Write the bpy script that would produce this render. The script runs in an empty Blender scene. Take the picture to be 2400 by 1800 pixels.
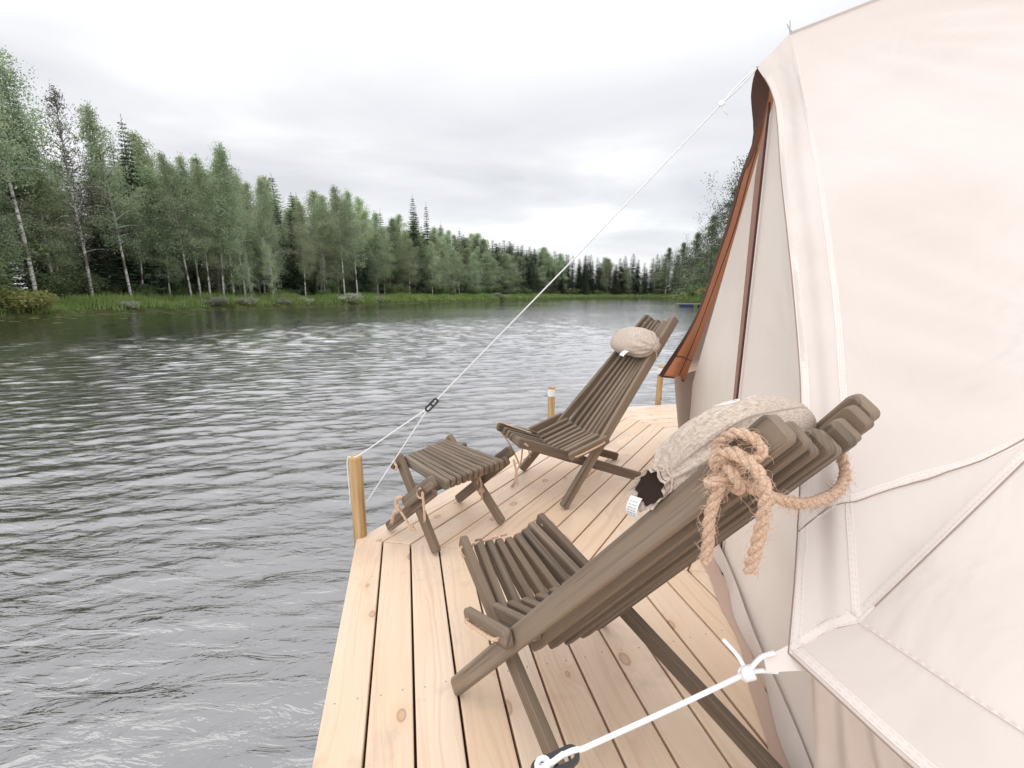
import bpy, math, random
import numpy as np
from mathutils import Vector, Matrix
from mathutils.bvhtree import BVHTree
from math import sin, cos, pi, radians
random.seed(7); RNG = np.random.default_rng(7)
S = bpy.context.scene
COL = S.collection
V = Vector

# ------------------------------------------------------------------ objects
class MB:
    """collects geometry for ONE mesh object"""
    def __init__(s): s.v = []; s.f = []; s.uv = []; s.r = []; s.rnd = 0.0
    def add(s, co, uv=(0, 0)):
        s.v.append(tuple(co)); s.uv.append(uv); s.r.append(s.rnd); return len(s.v) - 1
    def face(s, *i): s.f.append(tuple(i))
    def build(s, name, mat, parent=None, smooth=False):
        me = bpy.data.meshes.new(name)
        me.from_pydata(s.v, [], s.f)
        li = np.empty(len(me.loops), dtype=np.int32); me.loops.foreach_get('vertex_index', li)
        uv = np.array(s.uv, dtype=np.float32)[li]
        l = me.uv_layers.new(name='UVMap'); l.data.foreach_set('uv', uv.ravel())
        r = np.array(s.r, dtype=np.float32)[li]
        l2 = me.uv_layers.new(name='rnd'); l2.data.foreach_set('uv', np.stack([r, r], 1).ravel())
        if smooth: me.polygons.foreach_set('use_smooth', [True] * len(me.polygons))
        me.materials.append(mat); me.update()
        return link(name, me, parent)
def link(name, me, parent=None):
    o = bpy.data.objects.new(name, me); COL.objects.link(o)
    if parent is not None: o.parent = parent
    return o
def npmesh(name, verts, faces, mat, smooth=False):
    """verts Nx3, faces MxK (K constant)"""
    me = bpy.data.meshes.new(name); n = len(verts); m, k = faces.shape
    me.vertices.add(n); me.vertices.foreach_set('co', np.asarray(verts, dtype=np.float32).ravel())
    me.loops.add(m * k); me.loops.foreach_set('vertex_index', faces.astype(np.int32).ravel())
    me.polygons.add(m); me.polygons.foreach_set('loop_start', np.arange(0, m * k, k, dtype=np.int32))
    me.update(calc_edges=True)
    if smooth: me.polygons.foreach_set('use_smooth', np.ones(m, dtype=bool))
    me.materials.append(mat)
    return me
def tag(o, label=None, cat=None, group=None, kind=None):
    if label: o['label'] = label
    if cat: o['category'] = cat
    if group: o['group'] = group
    if kind: o['kind'] = kind
    return o
def empty(name, loc=(0, 0, 0), rz=0, sc=1.0):
    o = bpy.data.objects.new(name, None); COL.objects.link(o)
    o.location = loc; o.rotation_euler = (0, 0, rz); o.scale = (sc,) * 3
    o.empty_display_size = .1
    return o

# ------------------------------------------------------------------ materials
def new_mat(name):
    m = bpy.data.materials.new(name); m.use_nodes = True
    nt = m.node_tree; nt.nodes.clear()
    return m, nt, nt.nodes.new, nt.links.new
def out(nt, sh):
    o = nt.nodes.new('ShaderNodeOutputMaterial'); nt.links.new(sh, o.inputs['Surface']); return o
def ramp(nt, fac, stops, interp='LINEAR'):
    r = nt.nodes.new('ShaderNodeValToRGB'); r.color_ramp.interpolation = interp
    while len(r.color_ramp.elements) < len(stops): r.color_ramp.elements.new(.5)
    for e, (p, c) in zip(r.color_ramp.elements, stops):
        e.position = p; e.color = (*c, 1) if len(c) == 3 else c
    nt.links.new(fac, r.inputs['Fac']); return r.outputs['Color']
def math_(nt, op, a, b=None, c=None, clamp=False):
    n = nt.nodes.new('ShaderNodeMath'); n.operation = op; n.use_clamp = clamp
    for i, x in enumerate((a, b, c)):
        if x is None: continue
        if isinstance(x, (int, float)): n.inputs[i].default_value = x
        else: nt.links.new(x, n.inputs[i])
    return n.outputs[0]
def mix(nt, fac, a, b, mode='MIX'):
    n = nt.nodes.new('ShaderNodeMix'); n.data_type = 'RGBA'; n.blend_type = mode
    for i, x in ((0, fac), (6, a), (7, b)):
        if isinstance(x, (int, float)): n.inputs[i].default_value = x
        elif isinstance(x, tuple): n.inputs[i].default_value = (*x, 1)
        else: nt.links.new(x, n.inputs[i])
    return n.outputs[2]
def mapping(nt, vec, scale=(1, 1, 1), loc=(0, 0, 0), rot=(0, 0, 0)):
    n = nt.nodes.new('ShaderNodeMapping'); nt.links.new(vec, n.inputs[0])
    n.inputs['Scale'].default_value = scale; n.inputs['Location'].default_value = loc; n.inputs['Rotation'].default_value = rot
    return n.outputs[0]
def noise(nt, vec, scale, detail=3, rough=.5, dist=0, out_='Fac'):
    n = nt.nodes.new('ShaderNodeTexNoise'); nt.links.new(vec, n.inputs['Vector'])
    n.inputs['Scale'].default_value = scale; n.inputs['Detail'].default_value = detail
    n.inputs['Roughness'].default_value = rough; n.inputs['Distortion'].default_value = dist
    return n.outputs[out_]
def bump(nt, h, strength=.3, dist=.01, normal=None):
    n = nt.nodes.new('ShaderNodeBump'); n.inputs['Strength'].default_value = strength; n.inputs['Distance'].default_value = dist
    nt.links.new(h, n.inputs['Height'])
    if normal: nt.links.new(normal, n.inputs['Normal'])
    return n.outputs[0]
def princ(nt, col, rough=.6, spec=.3, normal=None, **kw):
    p = nt.nodes.new('ShaderNodeBsdfPrincipled')
    if isinstance(col, tuple): p.inputs['Base Color'].default_value = (*col, 1)
    else: nt.links.new(col, p.inputs['Base Color'])
    if isinstance(rough, (int, float)): p.inputs['Roughness'].default_value = rough
    else: nt.links.new(rough, p.inputs['Roughness'])
    p.inputs['Specular IOR Level'].default_value = spec
    if normal: nt.links.new(normal, p.inputs['Normal'])
    for k, v in kw.items(): p.inputs[k].default_value = v
    return p.outputs[0]
def uvnode(nt, name='UVMap'):
    n = nt.nodes.new('ShaderNodeUVMap'); n.uv_map = name; return n.outputs[0]
def texco(nt, w='Object'):
    return nt.nodes.new('ShaderNodeTexCoord').outputs[w]
def sepx(nt, v):
    s = nt.nodes.new('ShaderNodeSeparateXYZ'); nt.links.new(v, s.inputs[0]); return s.outputs

def wood_uv(nt):
    """board coordinates (metres along, metres across) shifted by the board's own random number"""
    uv = uvnode(nt); r = sepx(nt, uvnode(nt, 'rnd'))[0]
    c = nt.nodes.new('ShaderNodeCombineXYZ')
    u = sepx(nt, uv)
    nt.links.new(math_(nt, 'ADD', u[0], math_(nt, 'MULTIPLY', r, 37.0)), c.inputs[0])
    nt.links.new(math_(nt, 'ADD', u[1], math_(nt, 'MULTIPLY', r, 11.0)), c.inputs[1])
    nt.links.new(math_(nt, 'MULTIPLY', r, 5.0), c.inputs[2])
    return c.outputs[0], r

def mat_deck():
    m, nt, N, L = new_mat('fresh_pine_boards')
    w, r = wood_uv(nt)
    # knots: sparse cells, also bend the grain around them
    kv = mapping(nt, w, (5.2, 8.6, 1))
    vo = N('ShaderNodeTexVoronoi'); vo.voronoi_dimensions = '2D'; L(kv, vo.inputs['Vector']); vo.inputs['Scale'].default_value = 1; vo.inputs['Randomness'].default_value = .9
    d = vo.outputs['Distance']; cr = sepx(nt, vo.outputs['Color'])
    keep = math_(nt, 'GREATER_THAN', cr[0], .78)
    size = math_(nt, 'MULTIPLY_ADD', cr[1], .09, .05)
    kd = math_(nt, 'DIVIDE', d, size)
    knot = math_(nt, 'MULTIPLY', keep, ramp_v(nt, kd, 1.15, .75))
    rim = math_(nt, 'MULTIPLY', keep, math_(nt, 'MULTIPLY', ramp_v(nt, kd, 1.3, 1.0), math_(nt, 'SUBTRACT', 1.0, ramp_v(nt, kd, .95, .6))))
    halo = math_(nt, 'MULTIPLY', keep, ramp_v(nt, d, .42, .08))
    g1 = mapping(nt, w, (1.1, 34, 1))
    dn = noise(nt, mapping(nt, w, (1.3, 6, 1)), 1.0, 3)
    gw = math_(nt, 'ADD', math_(nt, 'MULTIPLY', halo, 1.2), math_(nt, 'MULTIPLY', dn, 5.5))
    c = N('ShaderNodeCombineXYZ'); s = sepx(nt, g1)
    L(math_(nt, 'MULTIPLY', s[0], .35), c.inputs[0]); L(math_(nt, 'ADD', s[1], gw), c.inputs[1])
    rings = noise(nt, c.outputs[0], 2.2, 2, .55)
    fine = noise(nt, mapping(nt, w, (3, 260, 1)), 1.0, 3, .6)
    base = ramp(nt, rings, [(.36, (.90, .785, .695)), (.52, (.87, .725, .62)), (.64, (.72, .53, .42))])
    tint = ramp(nt, r, [(0, (.99, .86, .75)), (.35, (1.04, 1.01, .98)), (.65, (.95, .80, .66)), (1, (1.04, .96, .88))])
    base = mix(nt, 1.0, base, tint, 'MULTIPLY')
    warm = noise(nt, mapping(nt, w, (1.6, 5, 1)), 1.0, 3)
    base = mix(nt, ramp_v(nt, warm, .56, .80), base, (.76, .53, .33))
    pale = noise(nt, mapping(nt, w, (1.1, 3.1, 1), loc=(9, 3, 1)), 1.0, 2)
    base = mix(nt, math_(nt, 'MULTIPLY', ramp_v(nt, pale, .45, .75), .5), base, (.88, .79, .68))
    base = mix(nt, math_(nt, 'MULTIPLY', fine, .16), base, (.50, .31, .17))
    base = mix(nt, math_(nt, 'MULTIPLY', halo, .35), base, (.70, .45, .26))
    base = mix(nt, math_(nt, 'MULTIPLY', knot, .42), base, (.42, .22, .11))
    base = mix(nt, math_(nt, 'MULTIPLY', rim, .38), base, (.17, .08, .04))
    st_ = noise(nt, mapping(nt, texco(nt), (2.1, 2.1, 2.1)), 1.0, 5, .62, .6)
    base = mix(nt, math_(nt, 'MULTIPLY', ramp_v(nt, st_, .46, .36), .30), base, (.45, .36, .30))
    bp = bump(nt, math_(nt, 'ADD', rings, math_(nt, 'MULTIPLY', fine, .6)), .22, .0012)
    out(nt, princ(nt, base, ramp_f(nt, rings, .34, .52), .5, bp))
    return m
def ramp_v(nt, x, hi, lo):
    """1 below lo .. 0 above hi when hi>lo given as (hi, lo); reversed when hi<lo"""
    n = nt.nodes.new('ShaderNodeMapRange'); n.interpolation_type = 'SMOOTHSTEP'
    nt.links.new(x, n.inputs[0])
    if hi > lo: n.inputs[1].default_value = lo; n.inputs[2].default_value = hi; n.inputs[3].default_value = 1; n.inputs[4].default_value = 0
    return n.outputs[0]
def ramp_f(nt, x, a, b):
    n = nt.nodes.new('ShaderNodeMapRange'); nt.links.new(x, n.inputs[0])
    n.inputs[3].default_value = a; n.inputs[4].default_value = b; return n.outputs[0]
def mat_stained():
    m, nt, N, L = new_mat('grey_brown_stained_wood')
    w, r = wood_uv(nt)
    g = noise(nt, mapping(nt, w, (2.6, 120, 1)), 1.0, 4, .6)
    g2 = noise(nt, mapping(nt, w, (1.0, 18, 1)), 1.0, 3, .5, .6)
    base = ramp(nt, g, [(.28, (.080, .061, .046)), (.5, (.168, .132, .102)), (.72, (.32, .27, .222))])
    base = mix(nt, ramp_v(nt, g2, .62, .35), (.225, .170, .125), base)
    base = mix(nt, 1.0, base, ramp(nt, r, [(0, (.70, .68, .66)), (.5, (1, .95, .90)), (1, (1.22, 1.22, 1.22))]), 'MULTIPLY')
    cr = noise(nt, mapping(nt, w, (5, 330, 1)), 1.0, 2, .5)
    base = mix(nt, math_(nt, 'MULTIPLY', ramp_v(nt, cr, .36, .28), .6), base, (.05, .035, .025))
    out(nt, princ(nt, base, .62, .3, bump(nt, g, .35, .0012)))
    return m
def mat_post():
    m, nt, N, L = new_mat('impregnated_round_timber')
    w, r = wood_uv(nt)
    g = noise(nt, mapping(nt, w, (3, 60, 1)), 1.0, 3)
    base = ramp(nt, g, [(.3, (.36, .22, .10)), (.6, (.58, .39, .20)), (.8, (.68, .50, .30))])
    vo = N('ShaderNodeTexVoronoi'); vo.voronoi_dimensions = '2D'; L(mapping(nt, w, (7, 8, 1)), vo.inputs['Vector']); vo.inputs['Scale'].default_value = 1
    k = math_(nt, 'MULTIPLY', math_(nt, 'GREATER_THAN', sepx(nt, vo.outputs['Color'])[0], .6), ramp_v(nt, vo.outputs['Distance'], .14, .08))
    base = mix(nt, math_(nt, 'MULTIPLY', k, .7), base, (.16, .07, .03))
    out(nt, princ(nt, base, .6, .25, bump(nt, g, .3, .001)))
    return m
def mat_plain(name, col, rough=.6, spec=.3, nscale=30, var=.12, bstr=.2, bdist=.002):
    m, nt, N, L = new_mat(name); o = texco(nt)
    n = noise(nt, o, nscale, 4)
    c = mix(nt, n, tuple(x * (1 - var) for x in col), tuple(min(1, x * (1 + var)) for x in col))
    out(nt, princ(nt, c, rough, spec, bump(nt, n, bstr, bdist)))
    return m
def mat_canvas(name, col, inner=None, transl=.12, wr=.35):
    m, nt, N, L = new_mat(name); o = texco(nt)
    big = noise(nt, o, 1.3, 3, .5, .3)
    weave = noise(nt, o, 420, 2)
    crease = noise(nt, mapping(nt, o, (3.0, 3.0, 1.1)), 1.6, 3, .45, .8)
    c = mix(nt, ramp_v(nt, big, .62, .38), tuple(x * y for x, y in zip(col, (.925, .915, .90))), col)
    if inner:
        c = mix(nt, N('ShaderNodeNewGeometry').outputs['Backfacing'], c, inner)
    bp = bump(nt, weave, .12, .0006, bump(nt, crease, wr, .03))
    p = princ(nt, c, .85, .15, bp)
    t = N('ShaderNodeBsdfTranslucent'); L(c, t.inputs[0]); L(bp, t.inputs['Normal'])
    mx = N('ShaderNodeMixShader'); mx.inputs[0].default_value = transl
    L(p, mx.inputs[1]); L(t.outputs[0], mx.inputs[2]); out(nt, mx.outputs[0])
    return m
def mat_linen():
    m, nt, N, L = new_mat('coarse_linen'); uv = uvnode(nt)
    wa = N('ShaderNodeTexWave'); wa.wave_type = 'BANDS'; wa.bands_direction = 'X'; L(uv, wa.inputs['Vector']); wa.inputs['Scale'].default_value = 150; wa.inputs['Distortion'].default_value = 1.2; wa.inputs['Detail'].default_value = 2; wa.inputs['Detail Scale'].default_value = 2
    wb = N('ShaderNodeTexWave'); wb.wave_type = 'BANDS'; wb.bands_direction = 'Y'; L(uv, wb.inputs['Vector']); wb.inputs['Scale'].default_value = 150; wb.inputs['Distortion'].default_value = 1.2; wb.inputs['Detail'].default_value = 2
    h = math_(nt, 'MULTIPLY', wa.outputs['Fac'], wb.outputs['Fac'])
    n = noise(nt, mapping(nt, uv, (60, 260, 1)), 1.0, 3)
    n2 = noise(nt, mapping(nt, uv, (260, 60, 1)), 1.0, 3)
    c = ramp(nt, math_(nt, 'MULTIPLY', math_(nt, 'ADD', n, n2), .5), [(.36, (.42, .32, .26)), (.5, (.62, .52, .44)), (.66, (.74, .655, .58))])
    c = mix(nt, math_(nt, 'MULTIPLY', ramp_v(nt, h, .16, .0), .3), c, (.45, .35, .29))
    pin = noise(nt, mapping(nt, uv, (420, 420, 1)), 1.0, 1, .5)
    c = mix(nt, math_(nt, 'MULTIPLY', ramp_v(nt, pin, .37, .30), .75), c, (.22, .15, .12))
    out(nt, princ(nt, c, .9, .1, bump(nt, math_(nt, 'ADD', pin, n), .8, .0016)))
    return m
def mat_jute():
    m, nt, N, L = new_mat('jute_fibre'); uv = uvnode(nt)
    n = noise(nt, mapping(nt, uv, (14, 3, 1)), 30.0, 4, .6)
    n2 = noise(nt, mapping(nt, uv, (2, 2, 1)), 20, 2)
    c = ramp(nt, n, [(.3, (.36, .21, .13)), (.5, (.68, .47, .34)), (.72, (.84, .67, .53))])
    c = mix(nt, math_(nt, 'MULTIPLY', n2, .4), c, (.60, .44, .33))
    out(nt, princ(nt, c, .9, .1, bump(nt, n, .8, .0015)))
    return m
def mat_leaf(name, c1, c2, c3, nscale=.55, transl=.42, hue=.1):
    m, nt, N, L = new_mat(name); o = texco(nt)
    n = noise(nt, o, nscale, 3); n2 = noise(nt, o, 9, 1)
    c = ramp(nt, math_(nt, 'ADD', math_(nt, 'MULTIPLY', n, .6), math_(nt, 'MULTIPLY', n2, .4)), [(.34, c1), (.5, c2), (.66, c3)])
    oi = N('ShaderNodeObjectInfo')
    hs = N('ShaderNodeHueSaturation'); L(c, hs.inputs['Color'])
    L(math_(nt, 'MULTIPLY_ADD', oi.outputs['Random'], hue * .35, .5 - hue * .175), hs.inputs['Hue'])
    L(math_(nt, 'MULTIPLY_ADD', oi.outputs['Random'], .45, .78), hs.inputs['Value'])
    c = hs.outputs[0]
    d = princ(nt, c, .6, .25)
    t = N('ShaderNodeBsdfTranslucent'); L(c, t.inputs[0])
    mx = N('ShaderNodeMixShader'); mx.inputs[0].default_value = transl
    L(d, mx.inputs[1]); L(t.outputs[0], mx.inputs[2]); out(nt, mx.outputs[0])
    return m
def mat_birch_bark():
    m, nt, N, L = new_mat('white_birch_bark'); o = texco(nt)
    n = noise(nt, mapping(nt, o, (3, 3, 9)), 1.6, 3, .6)
    n2 = noise(nt, mapping(nt, o, (1, 1, .5)), .9, 2)
    c = ramp(nt, n, [(.38, (.06, .05, .045)), (.46, (.42, .40, .37)), (.6, (.66, .64, .61))])
    c = mix(nt, ramp_v(nt, n2, .46, .36), c, (.16, .13, .11))
    out(nt, princ(nt, c, .7, .2)); return m
def mat_water():
    m, nt, N, L = new_mat('river_water'); o = texco(nt)
    rot = (0, 0, radians(-14))
    a = noise(nt, mapping(nt, o, (4.5, 13.0, 1), rot=rot), 1.0, 4, .58, .5)
    b = noise(nt, mapping(nt, o, (.8, 2.6, 1), rot=rot), 1.0, 3, .5, .4)
    gust = noise(nt, mapping(nt, o, (.05, .09, 1)), 1.0, 2)
    h = math_(nt, 'ADD', math_(nt, 'MULTIPLY', a, .9), math_(nt, 'MULTIPLY', b, .7))
    h = math_(nt, 'MULTIPLY', h, ramp_f(nt, gust, .35, 1.5))
    bp = bump(nt, h, 1.0, .016)
    fr = N('ShaderNodeFresnel'); fr.inputs['IOR'].default_value = 1.36; L(bp, fr.inputs['Normal'])
    upn = N('ShaderNodeCombineXYZ'); upn.inputs[2].default_value = 1
    ff = N('ShaderNodeFresnel'); ff.inputs['IOR'].default_value = 1.36; L(upn.outputs[0], ff.inputs['Normal'])
    F_ = math_(nt, 'ADD', math_(nt, 'MULTIPLY', ff.outputs[0], .8), math_(nt, 'MULTIPLY', fr.outputs[0], .2))
    fac = math_(nt, 'MINIMUM', math_(nt, 'MULTIPLY_ADD', F_, 1.0, .32), .95)
    g = N('ShaderNodeBsdfGlossy'); g.inputs['Roughness'].default_value = .015; g.inputs['Color'].default_value = (.96, .955, .965, 1); L(bp, g.inputs['Normal'])
    depth = noise(nt, mapping(nt, o, (1.2, 4.5, 1), rot=rot), 1.0, 3)
    d = N('ShaderNodeBsdfDiffuse'); L(mix(nt, ramp_v(nt, depth, .44, .64) if False else depth, (.012, .008, .006), (.075, .062, .056)), d.inputs['Color'])
    mx = N('ShaderNodeMixShader'); L(fac, mx.inputs[0]); L(d.outputs[0], mx.inputs[1]); L(g.outputs[0], mx.inputs[2])
    out(nt, mx.outputs[0]); return m
def mat_ground():
    m, nt, N, L = new_mat('river_bank_soil'); o = texco(nt)
    n = noise(nt, o, 1.4, 4); n2 = noise(nt, o, 14, 3)
    c = ramp(nt, math_(nt, 'ADD', math_(nt, 'MULTIPLY', n, .6), math_(nt, 'MULTIPLY', n2, .4)),
             [(.35, (.045, .035, .02)), (.5, (.07, .085, .03)), (.65, (.11, .14, .05))])
    out(nt, princ(nt, c, .9, .1, bump(nt, n2, .6, .05))); return m

M_deck = mat_deck(); M_stain = mat_stained(); M_post = mat_post(); M_linen = mat_linen(); M_jute = mat_jute()
M_under = mat_plain('dark_deck_framing', (.035, .026, .018), .8)
M_canvas = mat_canvas('cream_tent_canvas', (.775, .702, .662), None, .10, .55)
M_door = mat_canvas('beige_door_canvas', (.90, .82, .76), None, .08, .4)
M_awn = mat_canvas('painted_backlit_canvas', (.66, .30, .17), None, .50, .2)  # cream canvas underside; light coming through is painted in as orange
M_brown = mat_canvas('painted_shade_canvas', (.16, .095, .08), None, .12, .2)  # cream canvas in shade, the shade put into the colour as brown
M_wall = mat_canvas('cream_tent_wall', (.82, .715, .64), None, .10)
M_mud = mat_canvas('brown_mud_flap', (.60, .44, .36), None, .1)
M_seam = mat_plain('canvas_seam_tape', (.765, .69, .648), .85, .1, 60, .03)
M_thread = mat_plain('seam_stitch_thread', (.60, .51, .46), .9, .1, 60, .03)  # thread of the dashed stitches
M_edge_shade = mat_plain('painted_seam_shadow', (.34, .25, .21), .9, .1, 60, .1)  # dark tone standing for the shade along seam edges
M_zip = mat_plain('dark_brown_zip', (.10, .05, .04), .7, .2)
M_zipt = mat_plain('brown_zip_tape', (.36, .22, .18), .8, .2)
M_cord = mat_plain('white_braided_cord', (.86, .86, .88), .7, .2, 500, .06, .5, .001)
M_slider = mat_plain('black_plastic', (.018, .018, .02), .35, .5, 60)
M_white = mat_plain('white_tape', (.80, .80, .79), .5, .3)
M_ink = mat_plain('grey_print', (.30, .30, .30), .8, .1)
M_palep = mat_plain('pale_print', (.80, .78, .75), .8, .1)
M_steel = mat_plain('galvanised_steel', (.45, .46, .47), .35, .5)
M_blue = mat_plain('blue_plastic_float', (.02, .03, .09), .4, .5)
M_greyw = mat_plain('weathered_dock_planks', (.26, .24, .22), .8)
M_birch = mat_birch_bark()
M_bark = mat_plain('brown_grey_bark', (.10, .075, .06), .9, .1, 6, .3)
M_lbirch = mat_leaf('birch_leaves', (.23, .30, .18), (.38, .46, .285), (.52, .59, .40))
M_lbirchp = mat_leaf('pale_birch_leaves', (.28, .35, .20), (.44, .51, .31), (.58, .63, .44))
M_ldead = mat_leaf('grey_dry_twigs', (.11, .10, .075), (.17, .155, .12), (.24, .22, .18), hue=.03)
M_ldark = mat_leaf('dark_leaves', (.05, .075, .035), (.085, .12, .055), (.13, .17, .08))
M_lspruce = mat_leaf('spruce_needles', (.068, .097, .063), (.115, .158, .10), (.17, .22, .14), .8, .15, .06)
M_lbush = mat_leaf('willow_leaves', (.10, .15, .065), (.17, .23, .11), (.27, .32, .17), 1.2)
M_lgrey = mat_leaf('grey_willow_leaves', (.26, .29, .20), (.44, .46, .35), (.62, .62, .52), 1.6, .3, .03)
M_lyel = mat_leaf('yellow_green_leaves', (.18, .20, .06), (.30, .31, .11), (.42, .41, .18), 1.6, .3, .04)
M_grass = mat_leaf('bank_grass', (.15, .22, .06), (.25, .35, .11), (.37, .44, .18), .7, .35, .02)
M_pad = mat_plain('lily_pad', (.20, .25, .12), .4, .5)
M_water = mat_water(); M_ground = mat_ground()

# ------------------------------------------------------------------ shape helpers
def rrect(L, d, r, ins, seg=4):
    """rounded rectangle outline in (along, depth), inset by ins"""
    x0, x1, y0, y1 = ins, L - ins, -d / 2 + ins, d / 2 - ins
    r = max(min(r, d / 2 - .0005) - ins, .0006); pts = []
    for cx, cy, a0 in ((x1 - r, y1 - r, 0), (x0 + r, y1 - r, 90), (x0 + r, y0 + r, 180), (x1 - r, y0 + r, 270)):
        for k in range(seg + 1):
            a = radians(a0 + 90 * k / seg); pts.append((cx + r * cos(a), cy + r * sin(a)))
    return pts
def slat(mb, p0, p1, lat, t, d, r=.012, c=.0035):
    p0 = V(p0); p1 = V(p1); a = (p1 - p0); L = a.length; a.normalize(); lat = V(lat)
    lat = (lat - a * lat.dot(a)).normalized(); h = lat.cross(a)
    mb.rnd = random.random(); loops = []
    for off, ins in ((-t / 2, c), (-t / 2 + c, 0), (t / 2 - c, 0), (t / 2, c)):
        loops.append([mb.add(p0 + a * x + h * y + lat * off, (x, y + off * 1.7)) for x, y in rrect(L, d, r, ins)])
    n = len(loops[0])
    mb.face(*loops[0][::-1]); mb.face(*loops[3])
    for A, B in zip(loops, loops[1:]):
        for i in range(n):
            j = (i + 1) % n; mb.face(A[i], A[j], B[j], B[i])
def frames(pts):
    pts = [V(p) for p in pts]; n = len(pts); T = []
    for i in range(n):
        T.append((pts[min(i + 1, n - 1)] - pts[max(i - 1, 0)]).normalized())
    up = V((0, 0, 1)) if abs(T[0].z) < .9 else V((1, 0, 0))
    N = [(up - T[0] * up.dot(T[0])).normalized()]
    for i in range(1, n):
        v = N[-1] - T[i] * N[-1].dot(T[i]); N.append(v.normalized() if v.length > 1e-6 else N[-1])
    return pts, T, N
def tube(mb, pts, r, n=8, cap=True):
    pts, T, N = frames(pts); rings = []; s = 0
    for i, p in enumerate(pts):
        if i: s += (p - pts[i - 1]).length
        rr = r(i / (len(pts) - 1)) if callable(r) else r
        B = T[i].cross(N[i])
        rings.append([mb.add(p + (N[i] * cos(2 * pi * k / n) + B * sin(2 * pi * k / n)) * rr, (s, k / n * 2 * pi * rr)) for k in range(n)])
    for A, Bq in zip(rings, rings[1:]):
        for k in range(n):
            j = (k + 1) % n; mb.face(A[k], A[j], Bq[j], Bq[k])
    if cap: mb.face(*rings[0][::-1]); mb.face(*rings[-1])
def smooth_path(pts, step=.01):
    """Catmull-Rom through pts, resampled"""
    P = [V(p) for p in pts]
    if len(P) == 2: P = [P[0], P[0].lerp(P[1], .5), P[1]]
    Q = [P[0] * 2 - P[1]] + P + [P[-1] * 2 - P[-2]]; o = []
    for i in range(1, len(Q) - 2):
        a, b, c, d = Q[i - 1:i + 3]; k = max(2, int((c - b).length / step))
        for j in range(k):
            t = j / k; t2 = t * t; t3 = t2 * t
            o.append(.5 * ((2 * b) + (c - a) * t + (2 * a - 5 * b + 4 * c - d) * t2 + (3 * b - a - 3 * c + d) * t3))
    o.append(P[-1]); return o
def rope(mb, pts, R, pitch=None, fuzz=0, step=None, frayed=0):
    pitch = pitch or R * 6.5; step = step or max(R * .7, .003)
    path = smooth_path(pts, step); P, T, N = frames(path); s = [0]
    for a, b in zip(P, P[1:]): s.append(s[-1] + (b - a).length)
    for k in range(3):
        q = []
        for i, p in enumerate(P):
            a = 2 * pi * (s[i] / pitch + k / 3); B = T[i].cross(N[i])
            q.append(p + (N[i] * cos(a) + B * sin(a)) * R * .52)
        tube(mb, q, R * .56, 7)
    for _ in range(int(fuzz * s[-1])):
        i = random.randrange(1, len(P) - 1); a = random.random() * 2 * pi; B = T[i].cross(N[i])
        d = N[i] * cos(a) + B * sin(a); l = random.uniform(.4, 2.0) * R
        p0 = P[i] + d * R * .8; e = T[i] * random.uniform(-1, 1.4)
        tube(mb, [p0, p0 + (d + e) * l * .5, p0 + (d * .8 + e * 1.6) * l + V((0, 0, -.15)) * l], lambda t: .00045 * (1 - .6 * t), 3, False)
    for _ in range(frayed):
        a = random.random() * 2 * pi; B = T[-1].cross(N[-1]); d = N[-1] * cos(a) + B * sin(a)
        p0 = P[-1] - T[-1] * R * .5; l = R * random.uniform(1.5, 3)
        tube(mb, [p0 + d * R * .4, p0 + T[-1] * l * .6 + d * R * .8, p0 + T[-1] * l + d * R * 1.3], R * .16, 4)
def rp(parent, name, pts, R, **k):
    m_ = MB(); rope(m_, pts, R, **k); return m_.build(name, M_jute, parent)
def kn_(parent, c, R, size, fuzz=0, up=(0, 0, 1)):
    m_ = MB(); knot(m_, c, R, size, fuzz, up); return m_.build('knot', M_jute, parent)
def knot(mb, c, R, size, fuzz=0, up=(0, 0, 1)):
    """a small overhand lump of rope"""
    c = V(c); pts = []
    q = V((0, 0, 1)).rotation_difference(V(up))
    for i in range(26):
        t = i / 25 * 2 * pi * 1.05
        pts.append(c + q @ V(((sin(t) + 2 * sin(2 * t)) * size * .33, (cos(t) - 2 * cos(2 * t)) * size * .33, -sin(3 * t) * size * .45)))
    rope(mb, pts, R, fuzz=fuzz)

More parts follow.
